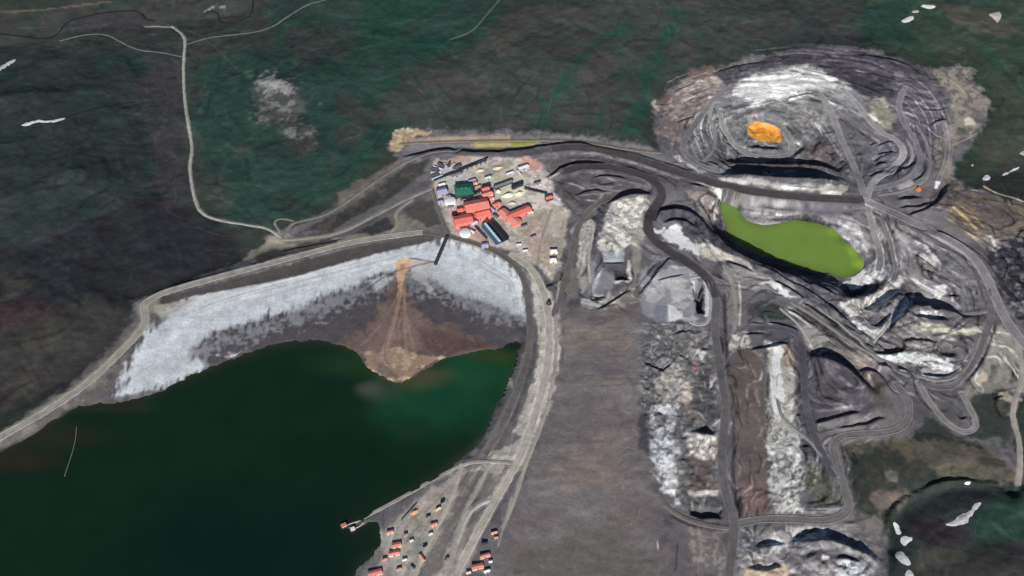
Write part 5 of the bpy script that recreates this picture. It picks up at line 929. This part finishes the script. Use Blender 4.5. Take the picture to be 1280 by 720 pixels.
gable("mill_building", "big orange-red roofed mill hall in the middle of the plant", "building", (581,257), (610,251.5), 38, 15, 6, red2, redw, "red-roofed plant buildings", 3, 6, 3)
gable("mill_annex", "red roof annex joined below the big orange-red mill hall", "building", (594,267), (612,262.5), 24, 11, 4, red, redw, "red-roofed plant buildings", 2, 4, 1)
gable("workshop", "bright red roof with cream end wall, just above the white tank by the dam", "building", (568,275), (590,271), 31, 12, 4, red, redw, "red-roofed plant buildings", 2, 4, 1)
gable("crusher_house", "small red-roofed tower building right of the green-roofed hall", "building", (602,236), (611,233.5), 14, 15, 3, red, darkw, "red-roofed plant buildings", 1, 2)
gable("screen_house", "pale pink roofed shed between the small red tower and the mill hall", "building", (603,243), (615,239.5), 17, 10, 3, pink, cream, None, 1, 2)
gable("thickener_house", "round-ended dark green roofed hall near the stockpile fan", "building", (568.5,236), (591,234), 40, 13, 5, green, darkw, None, 2, 0, 2, None, .9, .35)
gable("reagent_store", "lavender roofed store at the western edge of the plant", "building", (546,239), (558,236), 20, 9, 3, blue, greyw, None, 1, 3)
gable("pump_house", "small lavender roofed hut left of the white round tank", "building", (547,252), (553,250.5), 11, 6, 2, blue, greyw, None, 1, 1)
tank("water_tank", "white round tank below the lavender roofed store", (563,250.5), 15.5, 8, white, .2)
tank("process_tank", "white round tank beside the dam crest, below the bright red roof", (581.5,290), 15, 7, white, .22)
gable("storage_or_shade_hall", "long navy roofed hall with a pale blue ridge strip, running towards the tailings dam", "building", (606,279), (625,302), 22, 11, 6, navy, greyw, "long dark halls", 2, 6, 0, (5.5, iceb))
gable("storage_or_shade_hall", "long narrow black hall standing in for the shade right of the navy one", "building", (614,276.5), (633,299), 12, 10, 4, black, greyw, "long dark halls", 1, 4, 0, None)  # black hall added in place of the navy hall's shadow stripe
gable("camp_block", "faded red wing running up to the right, crossing the other red wing", "building", (634,270), (662,258.5), 22, 9, 3, red, redw, "red-roofed plant buildings", 2, 6)
gable("camp_block", "faded red wing running down to the right, under the crossing wing", "building", (626,262), (648,277.5), 24, 8, 2.6, pink, redw, "red-roofed plant buildings", 1, 4)
gable("gate_house", "lone red roofed shed beside the haul yard, east of the plant", "building", (682,247), (690,244.5), 13, 8, 2.5, red, darkw, None, 1, 1)
gable("laboratory", "white roofed shed by the pinkish ground in the upper plant", "building", (648,210), (660,206), 12, 6, 2, white, greyw, None, 1, 2)
gable("container_store", "thin white roofed lean-to below the white shed", "building", (647,213), (651,218), 6, 4, 1, white, greyw, None, 1)
gable("dispatch_hut", "lavender roofed hut at the foot of the long halls", "building", (602,306), (610,305), 14, 6, 2, blue, greyw, None, 1, 1)
gable("filter_house", "pale blue roofed box between the bright red roof and the long halls", "building", (589,280), (596,276.5), 10, 9, 1.5, iceb, greyw, None, 1)
gable("ore_shed", "grey roofed shed at the hub of the dark stockpile fan", "building", (564,219), (576,215), 13, 6, 2, greyr, greyw, None, 1)
gable("sorting_shed", "long grey roofed shed above the pale heaps", "building", (618,233), (640,225), 11, 6, 2, greyr, darkw, None, 2, 3)
gable("sorting_shed", "short dark roofed shed right of the pale heaps", "building", (640,233), (653,228), 9, 8, 2, black, darkw, None, 1, 1)
gable("tent_shelter", "upper of two bright cream dome shelters east of the plant", "shelter", (687.5,312.5), (697,312), 15, 4, 4, white, cream, "cream dome shelters", 1, 0, 0, None, .3, .4)
gable("tent_shelter", "lower of two bright cream dome shelters east of the plant", "shelter", (687,323.5), (696,323), 15, 4, 4, white, cream, "cream dome shelters", 1, 0, 0, None, .3, .4)
gable("site_cabin", "tiny white cabin on the yard, nearer the long halls", "cabin", (646,305.5), (651,304.5), 6, 3.5, 1.2, white, greyw, None, 1)
gable("site_cabin", "tiny white cabin on the yard, nearer the dam road", "cabin", (653.5,313), (659,312), 6, 3.5, 1.2, white, greyw, None, 1)
gable("site_cabin", "small pinkish cabin beside the green-roofed hall", "cabin", (594,234), (600,231.5), 8, 5, 1.5, pink, greyw, None, 1)
fan = [((546.7,203.7),(557.5,210),"upper left dark finger standing in for shade in the stockpile fan"), ((563,202.5),(558.6,209.6),"uppermost dark finger standing in for shade in the stockpile fan, pointing away"), ((577.5,205.8),(565,210.4),"upper right dark finger standing in for shade in the stockpile fan"), ((538.3,211.7),(550,212.5),"level dark finger standing in for shade on the left of the stockpile fan"), ((537.5,220.8),(550,216.7),"lower left dark finger standing in for shade in the stockpile fan")]
lav = mat("pale_lavender_sheet", (188, 186, 200), .6, .2, .08, 1.2)
for a, b, l in [((539,215),(551,214.5),"pale lavender shed between the level and the lower left dark fingers"), ((540,223.5),(553,218.5),"pale lavender shed below the lower left dark finger"), ((542,207.5),(553,211.5),"pale lavender shed below the upper left dark finger"), ((555,204),(558,209),"short pale lavender shed between the two upper dark fingers"), ((568,204.5),(563,209.5),"pale lavender shed right of the uppermost dark finger"), ((579,209.5),(568,213),"pale lavender shed below the upper right dark finger")]:
    gable("storage_shed", l, "shed", a, b, 6, 2.5, 1, lav, greyw, "pale sheds of the stockpile fan", 1)
for a, b, l in fan: ridge_heap("shade_ridge", l, a, b, 10, 7, darkshade, "dark fingers standing in for shade in the stockpile fan")  # dark ridges modelled in place of the shadows beside the pale rows
trestle("covered_conveyor", "long dark covered conveyor crossing the stockpile fan", (542,227), (609,204), 3, 12, 4.5, black, nleg=12)
trestle("covered_conveyor", "dark inclined conveyor between the green-roofed hall and the red mill", (586,249), (604,240), 6, 10, 4, black, nleg=5)
trestle("covered_conveyor", "thin dark conveyor leaving the haul yard towards the grey sheds", (684,244), (655,238), 4, 6, 3, darkw, nleg=6)
trestle("pipe_bridge", "dark pipe bridge along the left side of the navy hall", (594,285), (609,301), 5, 5, 3, black, "pipe bridge", 2, 5)
trestle("tailings_launder", "dark tailings launder leading from the dam crest onto the white beach", (559,296), (544,332), 1.2, 2.2, 9, mat("launder_dark", (52, 52, 56), .8, .2, .1), "launder", 2.5, 8)
for i, (p, rx, ry, h, l, m) in enumerate([((623,239),9,8,6,"pale ore heap nearest the small red tower",paleore), ((635,244),18,10,8,"largest pale ore heap in the row",paleore), ((649,242),13,9,7,"pale ore heap at the right end of the row",paleore), ((600,213),12,8,5,"tan gravel heap below the long conveyor",tan), ((622,210),14,8,5,"tan gravel heap at the upper end of the conveyor",tan), ((640,254),14,7,5,"grey gravel heap just above the faded red wings",mat("grey_gravel",(176,168,158),.95,.2,.2)), ((617,252),8,6,5,"small grey heap right of the orange-red mill hall",mat("grey_gravel",(176,168,158)))]):
    heap("ore_heap", l, p, rx, ry, h, m, .3, "ore heaps in the plant", seed=i)
heap("ochre_boulder_pile", "orange-brown rock pile on the bench east of the big pit", (1148,236), 9, 11, 8, mat("ochre_rock", (176,104,54), .95, .3, .3), 0, None, "rock pile", seed=20)
heap("spoil_heap", "dark pointed spoil heap beside the road south of the plant", (686,379), 7, 10, 9, mat("dark_spoil", (58,56,56), .95, .2, .3), .2, "lone dark spoil heaps", "spoil heap", seed=21)
heap("spoil_heap", "dark oval spoil heap on the pale yard east of the green lake", (1162,343), 7, 15, 8, mat("dark_spoil", (58,56,56)), .1, "lone dark spoil heaps", "spoil heap", seed=22)
more = [((616,256),(625,253),12,8,"coral roofed shed filling the gap between mill hall and faded red wings",red2,redw), ((604,247.5),(611,245.5),11,9,"coral roofed box just above the mill hall roof",red2,redw), ((557,246),(563,244.5),8,6,"white roofed box between the lavender store and the white tank",white,greyw), ((586,226),(594,223.5),9,5,"pale lavender roofed shed right of the stockpile fan",blue,greyw), ((548,230.5),(556,228.5),8,5,"white roofed shed below the stockpile fan",white,greyw), ((616,268),(622,271.5),9,6,"grey roofed box above the head of the long halls",greyr,greyw),
 ((571,262),(578,260.5),11,8,"low red roof left of the orange-red mill hall, under the white tank",red,redw), ((565,267.5),(572,266),9,6,"small dark roofed box above the bright red roof",black,darkw), ((611,247.5),(617,246),9,7,"tiny red roofed box right of the pale pink shed",red,cream),
 ((597,248.5),(602,247),8,9,"pink roofed box at the upper corner of the mill hall",pink,redw), ((576,250),(582,248.5),9,7,"grey roofed box between the green hall and the white tank",greyr,greyw), ((612,258.5),(618,262.5),8,7,"lavender roofed box at the right side of the mill hall",blue,greyw),
 ((560,258.5),(566,257),9,6,"grey roofed box just below the white tank by the lavender store",greyr,greyw), ((588,287),(593,290),7,5,"white roofed box right of the white tank by the dam",white,greyw), ((590,228.5),(596,227),8,6,"red roofed box above the small pinkish cabin",red,cream), ((633,217),(641,214),8,5,"white roofed shed left of the lean-to in the upper plant",white,greyw),
 ((606,222.5),(613,220),9,6,"cream roofed shed below the end of the long conveyor",cream,greyw), ((660,266),(666,264),8,5,"cream roofed cabin at the end of the faded red wing",cream,greyw), ((652,283),(658,281),8,5,"grey roofed cabin on the yard right of the long halls",greyr,greyw), ((664,296),(669,294),7,4,"grey roofed cabin alone on the eastern yard",greyr,greyw), ((668,229),(675,227),9,5,"grey roofed shed between the haul yard and the grey sheds",greyr,greyw)]
for a, b, w_, h_, l, m, wm in more: gable("plant_shed", l, "shed", a, b, w_, h_, 1.6, m, wm, "small sheds packed around the mill", 1)
# settlement by the pond
hs = [((483.5,665.5),(491,663.5),12,"pink roofed house closest to the pond spit",pink), ((490,682),(501,679.5),16,"red roofed house in the middle of the shore settlement",red2), ((486,692.5),(499,690),14,"long pale red roofed house just below the middle one",pink), ((460,718),(477,713.5),18,"wide red roofed house at the bottom edge beside the pond",red2), ((539,656),(546,653.5),12,"small red roofed hut alone by the upper shore road",red), ((525,693),(530,700),9,"narrow dull red hut in the centre of the shore settlement",pink), ((600,696),(612,692.5),13,"red roofed house right of the main road, upper of two",red), ((590,709.5),(604,706.5),17,"red roofed house right of the main road, lower of two",red2), ((605,714),(612,712),9,"small pale hut beside the lower red house",white), ((614,666),(621,664),9,"small pink cabin farthest up the right side of the main road",pink), ((602,679),(609,678),7,"dark roofed hut between the pink cabin and the red houses",black), ((545,637),(550,634),8,"cream hut near the sandy yard by the shore",tan)]
dullred = mat("dull_red_roof", (204, 122, 110), .7, .2, .1, 1.2)
for a, b, w_, l, m in hs: gable("house" if "house" in l else "hut", l, "house" if "house" in l else "hut", a, b, w_ * .62, 3, 1.4, {red: pink, red2: dullred}.get(m, m), cream if m is not black else darkw, "buildings of the shore settlement", 1, 3)
hs2 = [((505,668),(509,667),"grey box hut right of the closest house to the spit",greyr), ((512,676),(516,674.5),"cream box hut above the greenish yard",cream), ((478,700),(483,698),"pink box hut on the shore below the long pale red house",pink), ((503,700),(508,698.5),"white box hut below the centre of the settlement",white), ((514,708),(518,711),"grey box hut near the bottom edge by the middle track",greyr), ((496,712),(501,710),"dull red box hut near the bottom edge",pink), ((529,683),(533,681),"dark box hut on the greenish yard",black), ((536,668),(540,666),"white box hut beside the upper shore road",white), ((533,647),(537,645),"grey box hut left of the cream hut",greyr), ((551,628),(555,626),"dark box hut near the top of the sandy yard",black),
 ((618,672),(622,671),"dull red box hut just below the pink cabin",pink), ((611,702),(615,701),"white box hut between the two red houses right of the road",white), ((583,716),(588,714.5),"cream box hut left of the lower red house",cream), ((557,700),(560,697),"grey box hut between the two lower tracks",greyr)]
for a, b, l, m in hs2: gable("box_hut", l, "hut", a, b, 5, 3, 1, m, greyw, "small huts of the shore settlement", 1)
heap("sand_heap", "orange sand heap beside the long dark pipe on the shore", (518,640), 11, 6, 4, mat("orange_sand", (196,148,100), .95, .2, .2), .8, None, "sand heap", seed=30)
trestle("shore_pipe", "thin dark pipeline slanting across the sandy shore yard", (502,650), (521,629), .6, .6, 1.6, darkw, "pipeline", 1.2, 6)
def barge(label, px, col, Lm, Wm, rz):
    x, y = onz(px[0], px[1], POND_Z); t = empty("pump_barge", (x, y, POND_Z), rz); tag(t, label, "barge", "pump barges off the spit")
    v, f = [], []; boxv(-Lm/2, Lm/2, -Wm/2, Wm/2, -.6, .9, v, f); link("pontoon", mesh("pontoon", v, f, mat("pontoon_steel", (96, 92, 92), .6, .2, .3)), t)
    boxes("cabin", [(-Lm*.38, Lm*.38, -Wm*.36, Wm*.36, .9, 4.2)], cream, t); boxes("roof", [(-Lm*.43, Lm*.43, -Wm*.42, Wm*.42, 4.2, 4.7)], col, t)
    for s in (-1, 1): boxes("railing", [(-Lm/2, Lm/2, s*Wm*.48 - .1, s*Wm*.48 + .1, .9, 2.0)], mat("dark_steel", (66, 66, 70), .5, .2, .4), t)
barge("red roofed pump barge at the tip of the pond spit", (430,657.5), red, 13, 10, .5); barge("white pump barge moored just right of the red one", (441,662), white, 11, 9, .4)
def pipe_line(name, label, cat, pts, zf, r, m):
    P3 = [(*onz(x, y, zf), zf) if zf is not None else (*W(x, y), 0) for x, y in chaikin(pts, 2)]; P3 = [(x, y, (z if zf is not None else Hat(x, y)) + r * .6) for x, y, z in P3]
    v, f, n = [], [], 6
    for i, p in enumerate(P3):
        q = P3[min(i + 1, len(P3) - 1)]; o = P3[max(i - 1, 0)]; dx, dy = q[0] - o[0], q[1] - o[1]; l = math.hypot(dx, dy) + 1e-9
        for k in range(n): a = 2 * math.pi * k / n; v.append((p[0] - dy / l * r * math.cos(a), p[1] + dx / l * r * math.cos(a), p[2] + r * math.sin(a)))
    f = [(i * n + k, i * n + (k + 1) % n, (i + 1) * n + (k + 1) % n, (i + 1) * n + k) for i in range(len(P3) - 1) for k in range(n)]; f += [tuple(range(n - 1, -1, -1)), tuple((len(P3) - 1) * n + k for k in range(n))]
    tag(link(name, mesh(name, v, f, m, True)), label, cat)
pipe_line("floating_boom", "thin grey floating boom on the dark pond at lower left", "boom", [(96,533),(95,548),(91,565),(86,580),(81,595)], POND_Z, 1.1, mat("boom_grey", (104, 112, 104), .7, .2, .3))
pipe_line("floating_pipe", "pale pipe from the spit to the red roofed pump barge", "pipe", [(447,652),(440,654),(433,657)], POND_Z + .3, .9, mat("pale_pipe", (190, 176, 166), .6))
pipe_line("floating_pipe", "pale pipe from the spit to the white pump barge", "pipe", [(455,653),(450,658),(443,661)], POND_Z + .3, .9, mat("pale_pipe", (190, 176, 166), .6))
